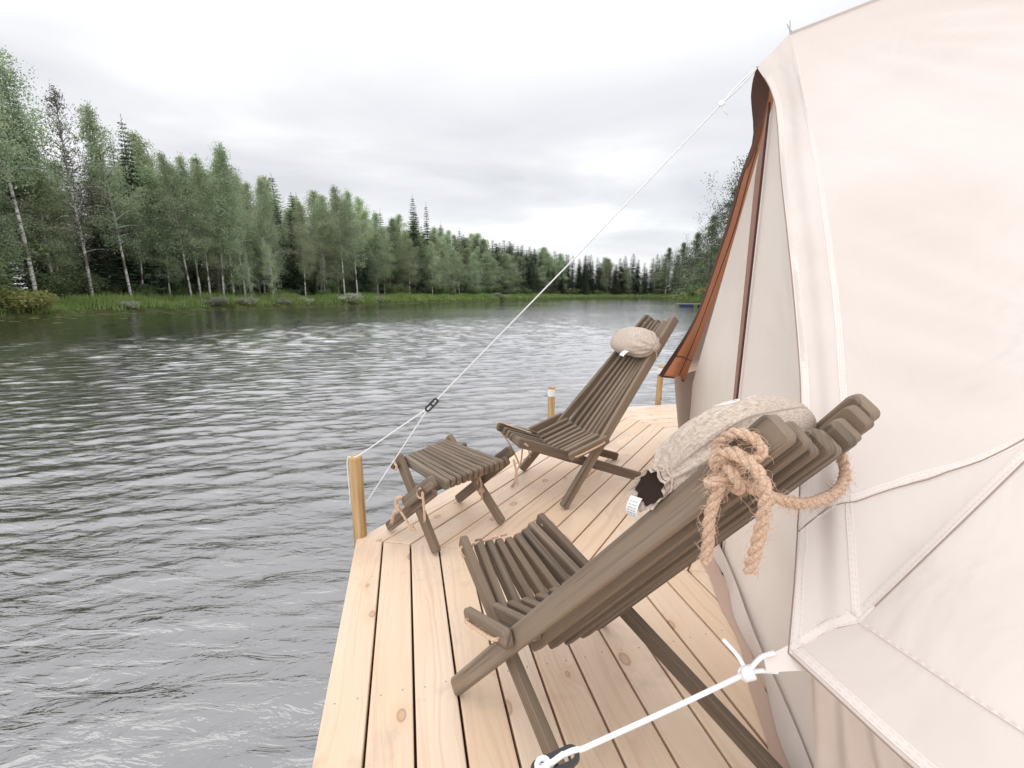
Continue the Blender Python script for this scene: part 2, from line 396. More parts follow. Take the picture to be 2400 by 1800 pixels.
# ------------------------------------------------------------------ deck
DC = V((3.13, 1.36)); A0 = V((-.742, 2.016))
R8 = (A0 - DC).length; a0 = math.atan2(A0.y - DC.y, A0.x - DC.x)
CORN = [DC + V((cos(a0 - k * pi / 4), sin(a0 - k * pi / 4))) * R8 for k in range(8)]   # clockwise seen from above
deck = MB(); W = .1195; GAP = .0075; TH = .028; scr = MB()
for k in range(8):
    P0, P1 = CORN[k], CORN[(k + 1) % 8]
    e = (P1 - P0).normalized(); n = (DC - P0) - e * (DC - P0).dot(e); ap = n.length; n.normalize()
    half = (P1 - P0).length / 2; mid = (P0 + P1) / 2
    q = 0; tan = half / ap
    g = .0022
    while q < ap - .3:
        d0, d1 = q, min(q + W, ap)
        x0 = (ap - d0) * tan - g; x1 = (ap - d1) * tan - g
        deck.rnd = random.random(); dz = random.uniform(-.0012, .0012)
        cuts = [(-1, 1)]
        c = .0028
        def ring(z, ins):
            o = []
            for sx, dd in ((-1, d0 + ins), (1, d0 + ins), (1, d1 - ins), (-1, d1 - ins)):
                xx = (ap - dd) * tan - g - ins
                p = mid + e * (sx * xx) + n * dd
                o.append(deck.add((p.x, p.y, z + dz), (sx * xx + 5, dd - d0 + k)))
            return o
        r0 = ring(-TH, 0); r1 = ring(-c, 0); r2 = ring(-.0006, c * .6); r3 = ring(0, c * 1.6)
        for A, B in ((r0, r1), (r1, r2), (r2, r3)):
            for i in range(4):
                j = (i + 1) % 4; deck.face(A[i], A[j], B[j], B[i])
        deck.face(*r3); deck.face(*r0[::-1])
        # screw heads over the joists
        jx = -half + .28
        while jx < half - .05:
            if abs(jx) < x1 - .02:
                for f_ in (.24, .76):
                    p = mid + e * (jx + random.uniform(-.006, .006)) + n * (d0 + W * f_)
                    ring_ = [scr.add((p.x + .0026 * cos(t), p.y + .0026 * sin(t), .0003 + dz)) for t in np.linspace(0, 2 * pi, 8)[:-1]]
                    scr.face(*ring_)
            jx += .6
        q += W + GAP
dk = deck.build('deck', M_deck); tag(dk, kind='structure')
tag(scr.build('deck_screws', M_zipt, dk))
# framing and floats under the boards
fr = MB()
def box(mb, c, sx, sy, sz, rz=0):
    c = V(c); R = Matrix.Rotation(rz, 3, 'Z'); mb.rnd = random.random(); i = []
    for x, y, z in ((-1, -1, -1), (1, -1, -1), (1, 1, -1), (-1, 1, -1), (-1, -1, 1), (1, -1, 1), (1, 1, 1), (-1, 1, 1)):
        i.append(mb.add(c + R @ V((x * sx / 2, y * sy / 2, z * sz / 2)), (x * sx / 2, y * sy / 2 + z * sz / 2)))
    for f in ((3, 2, 1, 0), (4, 5, 6, 7), (0, 1, 5, 4), (1, 2, 6, 5), (2, 3, 7, 6), (3, 0, 4, 7)): mb.face(*[i[j] for j in f])
def octa(mb, rad, z0, z1):
    lo = []; hi = []
    for c in CORN:
        d = (c - DC).normalized() * rad
        lo.append(mb.add((DC.x + d.x, DC.y + d.y, z0))); hi.append(mb.add((DC.x + d.x, DC.y + d.y, z1)))
    mb.face(*hi[::-1]); mb.face(*lo)
    for i in range(8): j = (i + 1) % 8; mb.face(lo[j], lo[i], hi[i], hi[j])
octa(fr, R8 - .05, -.20, -.033); octa(fr, R8 - .35, -.55, -.2)
tag(fr.build('deck_frame', M_under), kind='structure')

# ------------------------------------------------------------------ chairs
def lerp(a, b, t): return a + (b - a) * t
T_ = .0248
def make_chair(label, tilt=0.0, near=False):
    root = empty('lounge_chair'); LAT = V((0, 1, 0))
    ct, st = cos(tilt), sin(tilt)
    def P(x, lat, z): return V((x * ct - z * st, -lat, max(z * ct + x * st, 0)))
    bn = (-.777, -.63)     # away from the sitter
    def Bpt(s, lat, sag=0):   # s 0 = foot, 1 = top
        x = lerp(.005, -.812, s); z = lerp(.014, 1.006, s); return P(x + bn[0] * sag, lat, z + bn[1] * sag)
    def Spt(s, lat, sag=0):   # s 0 = front, 1 = rear foot
        x = lerp(.212, -.715, s); z = lerp(.366, .018, s); return P(x - .37 * sag, lat, z - .93 * sag)
    sB = .335; sM = .295
    # back
    mb = MB()
    for i in range(1, 8):
        q = 1 - ((i - 4) / 4.0) ** 2; j = random.uniform(-.003, .003)
        lc = (i - 4) * .052; lt = (i - 4) * .0312
        slo = -.048
        f = lambda s: lerp(lc, lt, (s - sB) / (1 - sB))
        s0 = sB + slo - .03 * q + j; s1 = 1 - .020 * q + (.005 if i % 2 else -.005) + j
        slat(mb, Bpt(s0, f(s0), .036 * q), Bpt(s1, f(s1), .030 * q), LAT, T_, .046, .009, .0025)
    mb.build('backrest', M_stain, root)
    for sg in (-1, 1):
        mb = MB(); lc = .237 * sg; lt = .1262 * sg
        f = lambda s: lerp(lc, lt, (s - sB) / (1 - sB))
        slat(mb, Bpt(0, f(0)), Bpt(1, f(1)), LAT, T_ + .001, .052, .013)
        mb.build('leg', M_stain, root)
    # seat
    mb = MB()
    for i in range(1, 8):
        q = 1 - ((i - 4) / 4.0) ** 2; j = random.uniform(-.004, .004)
        lc = (i - 4) * .052; lf = (i - 4) * .0365
        f = lambda s: lerp(lf, lc, s / sM)
        s0 = 0 + .02 * q + j; s1 = sM + .055
        slat(mb, Spt(s0, f(s0), .026 * q), Spt(s1, f(s1), .036 * q), LAT, T_, .046, .013)
    mb.build('seat', M_stain, root)
    for sg in (-1, 1):
        mb = MB(); lf = .160 * sg; lc = .207 * sg; lr = .262 * sg
        slat(mb, Spt(-.004, lf), Spt(1, lr), LAT, T_, .052, .013)
        mb.build('leg', M_stain, root)
    # braces between seat and back
    mb = MB()
    for k in range(10):
        lat = (k - 4.5) * .052
        if k in (0, 9): lat = .266 * (1 if k == 9 else -1)
        q = 1 - (abs(k - 4.5) / 4.5) ** 2
        a = V((-.045, 0, .280)); b = V((-.275, 0, .360))
        dz = -.034 * q
        if k in (0, 9): a = V((-.040, 0, .279)); b = V((-.282, 0, .361))
        slat(mb, P(a.x - .01 * q, lat, a.z + dz), P(b.x - .012 * q, lat, b.z + dz), LAT, T_ * .98, .047, .013)
    mb.build('brace_slats', M_stain, root)
    # ropes through the slats
    R = .0052
    for sg in (-1, 1):
        mb = MB()
        rp(root, 'rope', [P(-.072, .272 * sg, .287), P(-.078, .289 * sg, .291), P(-.150, .291 * sg, .314), P(-.240, .289 * sg, .345), P(-.247, .272 * sg, .347)], R, fuzz=240 if near else 60)
    mb = MB(); tb = .955
    rp(root, 'rope', [Bpt(tb, -.131), Bpt(tb, -.137, -.006), Bpt(tb - .008, -.134, -.012)], R, fuzz=60)
    a = Bpt(tb, .11, .0); rp(root, 'rope', [a, Bpt(tb + .005, .136, -.01), Bpt(tb + .02, .15, -.012), Bpt(tb - .01, .148, .0), Bpt(tb - .03, .15, .01)], R, frayed=5)
    mb = MB(); s = .035
    if not near:
        rp(root, 'rope', [Spt(s, -.155), Spt(s, -.178, -.004), Spt(s + .012, -.178, .006), Spt(s + .01, -.165, .012)], R)
        a = Spt(s, .155); a2 = Spt(s - .03, .185, .0)
        rp(root, 'rope', [Spt(s + .19, .12, -.03), Spt(s + .08, .14, -.034), Spt(s - .01, .172, -.032), Spt(s - .035, .186, .005), Spt(s - .02, .182, .05), Spt(s, .172, .12), Spt(s + .01, .172, .21), Spt(s + .01, .176, .26)], R, frayed=4)
        b = Spt(.22, .2, .03)
        rp(root, 'rope', [b, P(.03, .21, .20), P(.04, .22, .10), P(.08, .20, .04), P(.12, .13, .012), P(.16, .08, .008)], R, frayed=4)
        rp(root, 'rope', [b + V((.01, .02, 0)), P(.01, .17, .2), P(.0, .165, .14)], R * .8)
    else:
        rp(root, 'rope', [Spt(s, -.14), Spt(s, -.183, -.005), Spt(s + .014, -.185, .010), Spt(s + .012, -.168, .018)], R)
        for i in range(-3, 1):
            l0 = i * .0365 - .018
            rp(root, 'rope', [Spt(s + .01, l0 - .012, -.014), Spt(s + .01, l0 + .012, -.014)], R)
        rp(root, 'rope', [Spt(s, .15), Spt(s, .192, -.0), Spt(s + .04, .20, .01), Spt(s + .10, .205, .0), Spt(s + .16, .21, .02)], R, frayed=10, fuzz=300)
    tag(root, label, 'lounge chair', 'folding slatted lounge chairs on the deck')
    return root, Bpt, P
def pillow(parent_mat, Bpt, label, near=False):
    """linen sack pillow lying against the upper backrest; axis along the chair's width. World coords via parent_mat"""
    root = empty('linen_pillow')
    ax_l = V((0, 1, 0))                                    # local +y = viewer's side (lateral minus)
    up = (Bpt(1, 0) - Bpt(0, 0)).normalized(); fr_ = V((up.z, 0, -up.x)).normalized()
    if fr_.x < 0: fr_ = -fr_
    c0 = Bpt(.815 if not near else .880, 0, .026) + V((0, 0 if not near else .008, 0))
    Lh = .205 if not near else .166; H = .092 if not near else .094; D = .062 if not near else .060
    mb = MB(); NU, NV = 96, 70; rings = []
    def prof(v):                                            # v -1 (closed seam) .. 1 (gather) .. 1.35 (mouth)
        if v <= 1: 
            e = (1 - abs(v) ** 3.2) ** .42 if v < 0 else (1 - (.66 if near else .80) * v ** (4.6 if near else 3.4))
            return max(e, .02)
        return (.34 + (v - 1) * 1.1) if near else (.20 + (v - 1) * .75)
    vmax = 1.12 if near else 1.14
    for iv in range(NV + 1):
        v = -1 + (vmax + 1) * iv / NV; r = prof(v); ring = []
        y = Lh * v if v <= 1 else Lh * (1 + (v - 1) * (.85 if near else .8))
        ga = max(0, (v - .1) / .9) ** 1.6 * .13 if v <= 1 else .08
        gb = max(0, (-v - .75) / .25) * .03
        for iu in range(NU):
            u = 2 * pi * iu / NU
            cu, su = cos(u), sin(u); se = (abs(cu) ** 2.6 + abs(su) ** 2.6) ** (-1 / 2.6)
            w = 1 + ga * (sin(u * 9 + 1.3 * sin(v * 4)) + .5 * sin(u * 15 + 2 * v)) + gb * sin(u * 9) + .02 * sin(3 * u + 5 * v)
            h_ = H * r * se * cu * w; d_ = D * r * se * su * w
            base = D * (.86 + .10 * r)
            # the pillow sags onto the slats: flatten the side that touches them
            dd = d_ + base
            dd = max(dd, .012 + .25 * (dd - .012)) + .0235
            p = c0 + ax_l * y + up * (h_ - (.10 * max(0, v) ** 2 + .0 ) * H) + fr_ * dd
            if near and v > .35: p = p - up * ((v - .35) ** 1.7 * .125) - ax_l * ((v - .35) ** 2 * .02)
            ring.append(mb.add(p, (iu / NU * .62, y)))
        rings.append(ring)
    for A, B in zip(rings, rings[1:]):
        for k in range(NU): j = (k + 1) % NU; mb.face(A[k], A[j], B[j], B[k])
    mb.face(*rings[0][::-1])
    if not near: mb.face(*rings[-1])
    body = mb.build('cover', M_linen, root, True)
    me = body.data; bvh = BVHTree.FromPolygons([v.co.copy() for v in me.vertices], [tuple(p.vertices) for p in me.polygons])
    iG = int(round((1 + 1) / (vmax + 1) * NV))
    gc = sum((V(mb.v[i]) for i in rings[iG]), V()) / NU
    ctr = lambda i: sum((V(mb.v[j]) for j in rings[i]), V()) / NU
    # dark fill painting the shade inside the open mouth
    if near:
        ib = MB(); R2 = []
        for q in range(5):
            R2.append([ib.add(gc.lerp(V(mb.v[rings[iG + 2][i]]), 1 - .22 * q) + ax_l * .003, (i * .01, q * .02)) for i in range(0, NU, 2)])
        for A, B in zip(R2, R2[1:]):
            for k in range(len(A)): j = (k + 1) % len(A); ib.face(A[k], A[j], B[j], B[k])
        ib.face(*R2[-1]); ib.build('mouth_shade', mat_plain('dark_mouth_shade', (.045, .030, .024), .95, .05), root)
    # seam welt on the closed end
    wb = MB(); iS = int(NV * .10)
    loop = [V(mb.v[i]) + (V(mb.v[i]) - ctr(iS)).normalized() * .001 for i in rings[iS]]
    tube(wb, loop + [loop[0]], .0022, 6, False); wb.build('piping', M_linen, root, True)
    # drawcord at the gather
    cb = MB(); lp = [V(mb.v[i]) + (V(mb.v[i]) - gc).normalized() * .003 for i in rings[iG]]
    lp = [sum((lp[(i + k) % NU] for k in range(-3, 4)), V()) / 7 for i in range(0, NU, 3)]
    tube(cb, lp + [lp[0]], .0028, 6, False)
    if not near:
        e0 = gc + ax_l * .02 - up * .02 + fr_ * .0
        tube(cb, smooth_path([e0, e0 + V((0, .012, -.03)), e0 + V((.004, .014, -.075))], .01), .0022, 6)
        tube(cb, smooth_path([gc + ax_l * .01 + fr_ * .03, gc + ax_l * .0 + fr_ * .05 - up * .02, gc - ax_l * .03 + fr_ * .055 - up * .05], .01), .0022, 6)
    cb.build('drawcord', M_linen, root, True)
    # white care label
    lb = MB()
    if near:
        o = V(mb.v[rings[-2][int(NU * .50)]]); wv = V((.021, .006, 0)); hv = V((0, 0, -.038)); bend = V((0, .006, 0))
        o = o + V((-.004, .004, .012))
    else:
        o, nn, _, _ = bvh.find_nearest(c0 + fr_ * .11 + ax_l * .045 - up * .085); o = o + fr_ * .006
        wv = ax_l * .048 - up * .004; hv = -up * .046 + fr_ * .006; bend = fr_ * .004
    g = []
    for iy in range(7):
        t = iy / 6; row = []
        for ix in range(3):
            row.append(lb.add(o + wv * (ix / 2 - .5) + hv * t + bend * sin(t * 2.6) * 2 + (hv.cross(wv)).normalized() * 0, (ix, iy)))
        g.append(row)
    for i in range(6):
        for j in range(2): lb.face(g[i][j], g[i][j + 1], g[i + 1][j + 1], g[i + 1][j])
    lo = lb.build('care_label', M_white, root)
    md = lo.modifiers.new('solid', 'SOLIDIFY'); md.thickness = .0006
    pr = MB(); nrm = wv.cross(hv).normalized()
    for sgn in (1, -1):
        for iy in range(6 if near else 2):
            for q in range(3):
                t = .18 + iy * .13 if near else .35 + iy * .2; x0 = -.36 + q * .26
                b0 = o + hv * t + wv * x0 + bend * sin(t * 2.6) * 2 + nrm * .0012 * sgn
                w2 = wv * (.16 + .05 * ((iy * 7 + q * 3) % 2)); h2 = hv * .035
                pr.face(*[pr.add(x) for x in (b0, b0 + w2, b0 + w2 + h2, b0 + h2)])
    pr.build('label_print', M_ink, lo)
    # pale round emblem printed on the cloth
    eb = MB()
    od = (up * .80 + fr_ * .60) if near else (up * .35 + fr_ * .94)
    tb_ = (fr_ * .80 - up * .60) if near else (up * .94 - fr_ * .35)
    ec = c0 + fr_ * (D + .02) + ax_l * (.05 if near else .06) + od * .4
    def onp(a, b):
        q2, n2, _, _ = bvh.ray_cast(ec - ax_l * a * 1.5 + tb_ * b * 1.5, -od)
        if q2 is None: q2 = bvh.find_nearest(ec + ax_l * a + tb_ * b)[0]
        return q2 + od * .0012
    def stroke(pts, r=.0016): tube(eb, [onp(*p) for p in pts], r, 5)
    stroke([(.016 * cos(t), .012 * sin(t)) for t in np.linspace(0, 2 * pi, 22)])
    stroke([(.007 * cos(t), .005 * sin(t)) for t in np.linspace(0, 2 * pi, 12)])
    stroke([(.024, -.012), (.034, .014)]); stroke([(-.026, -.012), (-.034, .014), (-.022, .012)]); stroke([(.040, -.010), (.046, .010)])
    eb.build('printed_emblem', M_palep, body)
    root.matrix_world = parent_mat
    tag(root, label, 'pillow', 'linen sack pillows on the lounge chairs')
    return root, c0, up, fr_

def yawmat(loc, a, sc=1.0):
    return Matrix.Translation(V(loc)) @ Matrix.Rotation(a, 4, 'Z') @ Matrix.Diagonal((sc, sc, sc, 1))
FARM = yawmat((.174, 2.593, .001), math.atan2(-.366, -.93))
NEARM = yawmat((.0765, 1.300, .001), 2.113, .9547)
ch, Bf, Pf = make_chair('slatted wooden lounge chair farther along the deck, seen from its front beside the footstool')
ch.matrix_world = FARM
pillow(FARM, Bf, 'small plump linen pillow tied at one end on the far lounge chair')
ch2, Bn, Pn = make_chair('large foreground wooden lounge chair with its slatted back turned to the viewer', -.0219, True)
ch2.matrix_world = NEARM
pil, pc, pup, pfr = pillow(NEARM, Bn, 'rumpled linen pillow with open frilled end roped to the foreground lounge chair', True)
# thick jute rope that ties the near pillow round the backrest
R = .0088
kc = V((-.736, .166, .943))
rp(pil, 'tie_rope', [kc, (-.752, .156, .932), (-.775, .122, .912), (-.788, .06, .889), (-.791, 0, .880), (-.788, -.07, .882), (-.770, -.13, .893), (-.744, -.160, .918), (-.712, -.152, .945)], R, fuzz=800)
kn_(pil, kc, R * .95, .031, 800, (.3, 1, .4))
rp(pil, 'tie_rope', [kc, (-.737, .178, .928), (-.730, .187, .878), (-.731, .187, .839), (-.729, .185, .800)], R, fuzz=800)
rp(pil, 'tie_rope', [kc + V((.012, .004, .008)), (-.742, .180, .978), (-.785, .186, .975), (-.807, .187, .950), (-.808, .187, .907), (-.804, .187, .864), (-.797, .185, .820)], R * .97, fuzz=800)
rp(pil, 'tie_rope', [(-.705, .150, .962), (-.722, .158, .990), (-.745, .162, 1.006), (-.770, .160, 1.003), (-.782, .158, .985), (-.768, .166, .972), (-.750, .170, .980), (-.738, .172, .965), kc], R * .92, fuzz=800)
# clear tape ends

# ------------------------------------------------------------------ footstool
def make_stool():
    root = empty('footstool'); o = V((-.323, 2.134, 0)); fx = V((.759, -.651, 0)); ly = V((.651, .759, 0))
    def P(x, l, z): return V((x, l, z))
    M = Matrix.Translation(o) @ Matrix(((fx.x, ly.x, 0, 0), (fx.y, ly.y, 0, 0), (0, 0, 1, 0), (0, 0, 0, 1)))
    LAT = V((0, 1, 0)); mb = MB(); n = 11
    for i in range(n):
        l = lerp(-.150, .168, i / (n - 1)); q = i / (n - 1)
        x0 = lerp(-.118, -.205, q) + random.uniform(-.003, .003); x1 = lerp(.185, .222, q)
        z0 = lerp(.372, .352, q); z1 = lerp(.322, .334, q)
        slat(mb, P(x0, l, z0), P(x1, l, z1), LAT, .0245, .046, .012)
    # scalloped spacers at the front edge, between the slats
    for i in range(n - 1):
        l = lerp(-.150, .168, (i + .5) / (n - 1)); q = i / (n - 1)
        x1 = lerp(.178, .216, q); z1 = lerp(.321, .333, q)
        slat(mb, P(x1 - .05, l, z1 + .006), P(x1, l, z1), LAT, .0068, .040, .012, .001)
    mb.build('seat', M_stain, root)
    for a, b in (((-.125, -.186, .402), (.163, -.207, .016)), ((-.205, .200, .385), (.200, .188, .016)), ((.15, -.200, .305), (-.196, -.212, .018)), ((.20, .228, .340), (-.166, .222, .018))):
        mb = MB(); slat(mb, P(*a), P(*b), LAT, .027, .047, .014); mb.build('leg', M_stain, root)
    mb = MB(); slat(mb, P(.185, -.232, .372), P(-.022, -.232, .205), LAT, .028, .052, .014); mb.build('brace', M_stain, root); mb = MB()
    slat(mb, P(.205, .256, .385), P(.02, .256, .235), LAT, .028, .052, .014); mb.build('brace', M_stain, root)
    for q_ in (([P(-.108, -.235, .362), P(-.108, .235, .345)], .0125), ([P(.130, -.268, .312), P(.150, .285, .318)], .0125), ([P(-.02, -.21, .216), P(-.01, .23, .216)], .011)):
        mb = MB(); tube(mb, q_[0], q_[1], 14); mb.build('dowel', M_stain, root)
    mb = MB(); R = .0055
    rp(root, 'rope', [P(-.108, -.222, .378), P(-.085, -.226, .368), P(-.088, -.228, .350), P(-.108, -.224, .344)], R)
    rp(root, 'rope', [P(.130, -.258, .330), P(.112, -.260, .308), P(.120, -.262, .290), P(.142, -.262, .292), P(.150, -.264, .318), P(.158, -.268, .29), P(.166, -.272, .25), P(.174, -.276, .205)], R, frayed=4)
    kc = P(-.035, -.262, .185); kn_(root, kc, R, .016, 0, (0, 1, 0))
    rp(root, 'rope', [P(-.015, -.25, .245), P(-.04, -.262, .235), P(-.046, -.266, .205), kc, P(-.068, -.262, .155), P(-.09, -.258, .12), P(-.104, -.252, .095)], R * 1.5, frayed=9)
    rp(root, 'rope', [kc, P(.0, -.262, .165), P(.03, -.26, .135), P(.048, -.256, .118)], R, frayed=0)
    kn_(root, P(.05, -.254, .116), R * .9, .011, 0, (1, 0, 0)); rp(root, 'rope', [P(.05, -.256, .116), P(.075, -.256, .118)], R, frayed=7)
    a = P(.075, .168, .20)
    rp(root, 'rope', [P(.05, .165, .26), a, P(.085, .155, .17)], R, frayed=0); kn_(root, P(.082, .158, .165), R, .013, 0); rp(root, 'rope', [P(.082, .158, .165), P(.09, .155, .125)], R, frayed=6)
    rp(root, 'rope', [P(.215, .258, .335), P(.222, .262, .30), P(.235, .262, .25), P(.242, .262, .205)], R, frayed=4)
    rp(root, 'rope', [P(.03, .19, .20), P(.035, .18, .19), P(.04, .185, .17)], R)
    root.matrix_world = M
    tag(root, 'low slatted wooden footstool with crossed legs and dangling jute ties at the deck corner', 'footstool')
make_stool()

# ------------------------------------------------------------------ tent
C = V((3.05, 1.32)); DD = V((-.976, .217, 0)); UU = V((.217, .976, 0)); D0 = V((.9, 1.8, 0))
TIP = V((.865, 1.813, 1.935)); K = V((.957, 1.793, 2.03)); AP = V((3.05, 1.32, 2.65)); G = V((.541, .640, .650)); TT = V((.435, .630, .594))
def mirror(p):
    p = V(p); d = (p - D0).dot(UU); return p - UU * (2 * d)
def wr(p, amp=1.0):
    """soft cloth undulation"""
    x, y, z = p
    c = 0
    for an, ph, rr_ in ((G, 1.3, .55), (K, .4, .7), (V((1.15, .75, .95)), 3.0, .45)):
        v = V(p) - an; l = v.length + 1e-6; c += .55 * math.exp(-l / rr_) * min(1, l / .12) * sin(15 * math.atan2(v.z, v.x + .6 * v.y) + ph) * .9
    return amp * c + amp * (.5 * sin(3.1 * x + 2.3 * y + 1.7 * z) * sin(2.2 * y - 1.9 * z + 1) + .35 * sin(7 * x - 5 * y + 2.0 * z + 2) * sin(3 * z + 1.1 * y) + .2 * sin(11 * y + 9 * x + 3 * z))
def resample(P, n):
    P = [V(p) for p in P]; s = [0]
    for a, b in zip(P, P[1:]): s.append(s[-1] + (b - a).length)
    o = []
    for i in range(n):
        t = s[-1] * i / (n - 1); k = 0
        while k < len(s) - 2 and s[k + 1] < t: k += 1
        o.append(P[k].lerp(P[k + 1], (t - s[k]) / max(s[k + 1] - s[k], 1e-9)))
    return o
def patch(mb, A, B, n=40, m=16, amp=.01, edge0=True, edge1=True, folds=0, foldamp=.0, flip=False, sag=0):
    """ruled surface between polylines A and B with cloth relief"""
    A = resample(A, n); B = resample(B, n); rows = []
    for i in range(n):
        a, b = A[i], B[i]; row = []
        ta = (A[min(i + 1, n - 1)] - A[max(i - 1, 0)]); nn = ta.cross(b - a)
        if nn.length < 1e-9: nn = (A[min(i + 1, n - 1)] - A[max(i - 1, 0)] + B[min(i + 1, n - 1)] - B[max(i - 1, 0)]).cross(b - a)
        nn = nn.normalized() if nn.length > 1e-9 else V((0, 0, 1))
        if nn.dot((a + b) / 2 - V((3.05, 1.32, .9))) < 0: nn = -nn
        if flip: nn = -nn
        for j in range(m + 1):
            t = j / m; p = a.lerp(b, t)
            f = (4 * t * (1 - t)) ** .6 if (edge0 and edge1) else (t ** .6 if edge0 else ((1 - t) ** .6 if edge1 else 1))
            e = min(1, 6 * (i / (n - 1)), 6 * (1 - i / (n - 1)))
            d = wr(p) * amp * f * e + foldamp * f * sin(t * folds * 2 * pi + 1.5 * sin(i / n * 3)) * (.3 + .7 * i / n) - sag * 4 * t * (1 - t) * e
            row.append(mb.add(p + nn * d, (p.x, p.z)))
        rows.append(row)
    for r0, r1 in zip(rows, rows[1:]):
        for j in range(m):
            f = (r0[j], r0[j + 1], r1[j + 1], r1[j])
            mb.face(*(f[::-1] if flip else f))
    return rows
Nedge = [TIP, (.858, 1.661, 1.774), (.756, 1.372, 1.448), (.663, 1.103, 1.144), (.594, .924, .939), (.502, .744, .729), (.463, .677, .650), TT]
Vedge = [K, (.940, 1.724, 1.949), (.846, 1.404, 1.572), (.767, 1.168, 1.290), (.705, 1.006, 1.096), (.656, .891, .957), (.624, .815, .864), (.567, .700, .722), G]
Nedge = smooth_path(Nedge, .04); Vedge = smooth_path(Vedge, .04)
RE, RF, RW = 2.60, 2.685, 2.42
aG = math.atan2(G.y - C.y, G.x - C.x); mG = mirror(G); aM = math.atan2(mG.y - C.y, mG.x - C.x)
if aM < 0: aM += 2 * pi
aG2 = aG + 2 * pi if aG < 0 else aG          # near eave angle, sweeping counter-clockwise away from the door
eave = lambda a, r, z: V((C.x + r * cos(a), C.y + r * sin(a), z))
span = (aM + 2 * pi) - aG2
angs = [aG2 + span * k / 11 for k in range(12)]
tent = empty('bell_tent', (C.x, C.y, 0)); tent_children = []
def tpart(mb, name, mat, smooth=True, parent=None):
    o = mb.build(name, mat, tent if parent is None else parent, smooth)
    if parent is None: o.matrix_parent_inverse = Matrix.Translation((-C.x, -C.y, 0))
    return o
roof = MB()
patch(roof, Nedge, Vedge, 60, 14, .012, folds=1.5, foldamp=.0045)
# big near panel between door seam and the first roof seam
GA = [G.lerp(AP, t) for t in np.linspace(0, 1, 40)]
VK = [K.lerp(AP, t) for t in np.linspace(0, 1, 40)]
def panel(mb, apex_edge, other, n, m, amp, sag=0.0):
    patch(mb, apex_edge, other, n, m, amp, sag=sag)
# triangle K - AP - G : ruled from V edge (K..G) to the line AP..G , drawn as rays
Vr = resample(Vedge, 60); AG = resample([AP, G], 60)
patch(roof, Vr, AG, 60, 90, .030, sag=.02, flip=False)
NAc, NTc = 190, 60; crow = []
for i in range(NAc + 1):
    a = lerp(angs[0], angs[-1], i / NAc); row = []; fr_k = (i / NAc * 11) % 1.0
    for j in range(NTc + 1):
        t = j / NTc; p = AP.lerp(eave(a, RE, .65), t); f = min(1, 5 * (1 - t), 8 * t) * (4 * fr_k * (1 - fr_k)) ** .5
        nrm_ = V((cos(a), sin(a), 1.0)).normalized()
        row.append(roof.add(p + nrm_ * (wr(p) * .024 * f - .012 * f)))
    crow.append(row)
for r0, r1 in zip(crow, crow[1:]):
    for j in range(NTc): roof.face(r0[j], r0[j + 1], r1[j + 1], r1[j])
# far panel: mirror of the near one
mV = [mirror(p) for p in Vr]; mAG = resample([AP, mG], 60)
patch(roof, mAG, mV, 60, 12, .02, sag=.05)
roof_o = tpart(roof, 'roof', M_canvas)
rme = roof_o.data
rbvh = BVHTree.FromPolygons([v.co.copy() for v in rme.vertices], [tuple(p.vertices) for p in rme.polygons])
ORG = V((0, 0, 1.3))
def ribbon(mb, th, path, w, h=.0013, bvh=rbvh, toward=ORG, step=.02, lines=True):
    P = smooth_path(path, step); rows = []; prev = None
    for i, p in enumerate(P):
        q, n, _, _ = bvh.find_nearest(p)
        if n.dot(toward - q) < 0: n = -n
        t = (P[min(i + 1, len(P) - 1)] - P[max(i - 1, 0)]).normalized(); s = n.cross(t).normalized()
        row = []
        for x, z in ((-w / 2, -.001), (-w / 2 + .001, h), (w / 2 - .001, h), (w / 2, -.001)):
            qq, nq, _, _ = bvh.find_nearest(q + s * x); row.append(mb.add(qq + n * z))
        rows.append(row)
        if lines:
            for x in (-w / 2 + .005, w / 2 - .005):
                pass
    for a, b in zip(rows, rows[1:]):
        for j in range(3): mb.face(a[j], a[j + 1], b[j + 1], b[j])
    if lines:    # dashed stitches
        for x in (-w / 2 + .004, w / 2 - .004):
            L = 0
            for i in range(0, len(rows) - 1):
                A = V(mb.v[rows[i][1]]).lerp(V(mb.v[rows[i][2]]), .5 + x / w); Bq = V(mb.v[rows[i + 1][1]]).lerp(V(mb.v[rows[i + 1][2]]), .5 + x / w)
                q, n, _, _ = bvh.find_nearest(A); n = -n if n.dot(toward - A) < 0 else n
                k = max(1, int((Bq - A).length / .008))
                for j in range(k):
                    a = A.lerp(Bq, j / k); b = A.lerp(Bq, (j + .6) / k); s = (b - a).cross(n).normalized() * .00022
                    th.face(*[th.add(z) for z in (a - s + n * .0008, a + s + n * .0008, b + s + n * .0008, b - s + n * .0008)])
sm = MB(); th = MB()
hs = [(.518, .775, .774), (.562, .762, .784), (.604, .755, .799), (.662, .752, .826), (.747, .747, .866), (.857, .741, .917), (1.05, .76, 1.01), (1.35, .80, 1.16)]
hs = [(.505, .752, .740)] + hs[1:]
ribbon(sm, th, hs, .015)
ribbon(sm, th, [G.lerp(AP, t) for t in (0.0, .2, .45, .7, .99)], .017)
ribbon(sm, th, [p for p in resample(Vedge, 14)][1:], .014)
NE = resample(Nedge, 20); VE = resample(Vedge, 20)
ribbon(sm, th, [NE[i].lerp(VE[i], .10) for i in range(1, 20)], .018)
ribbon(sm, th, [TT.lerp(G, .05), TT.lerp(G, .95)], .030)
for k in range(1, 4): ribbon(sm, th, [eave(angs[k], RE, .65).lerp(AP, t) for t in (0.004, .3, .99)], .024)
seam_o = tpart(sm, 'seams', M_seam, False)
tpart(th, 'stitching', M_thread, False)
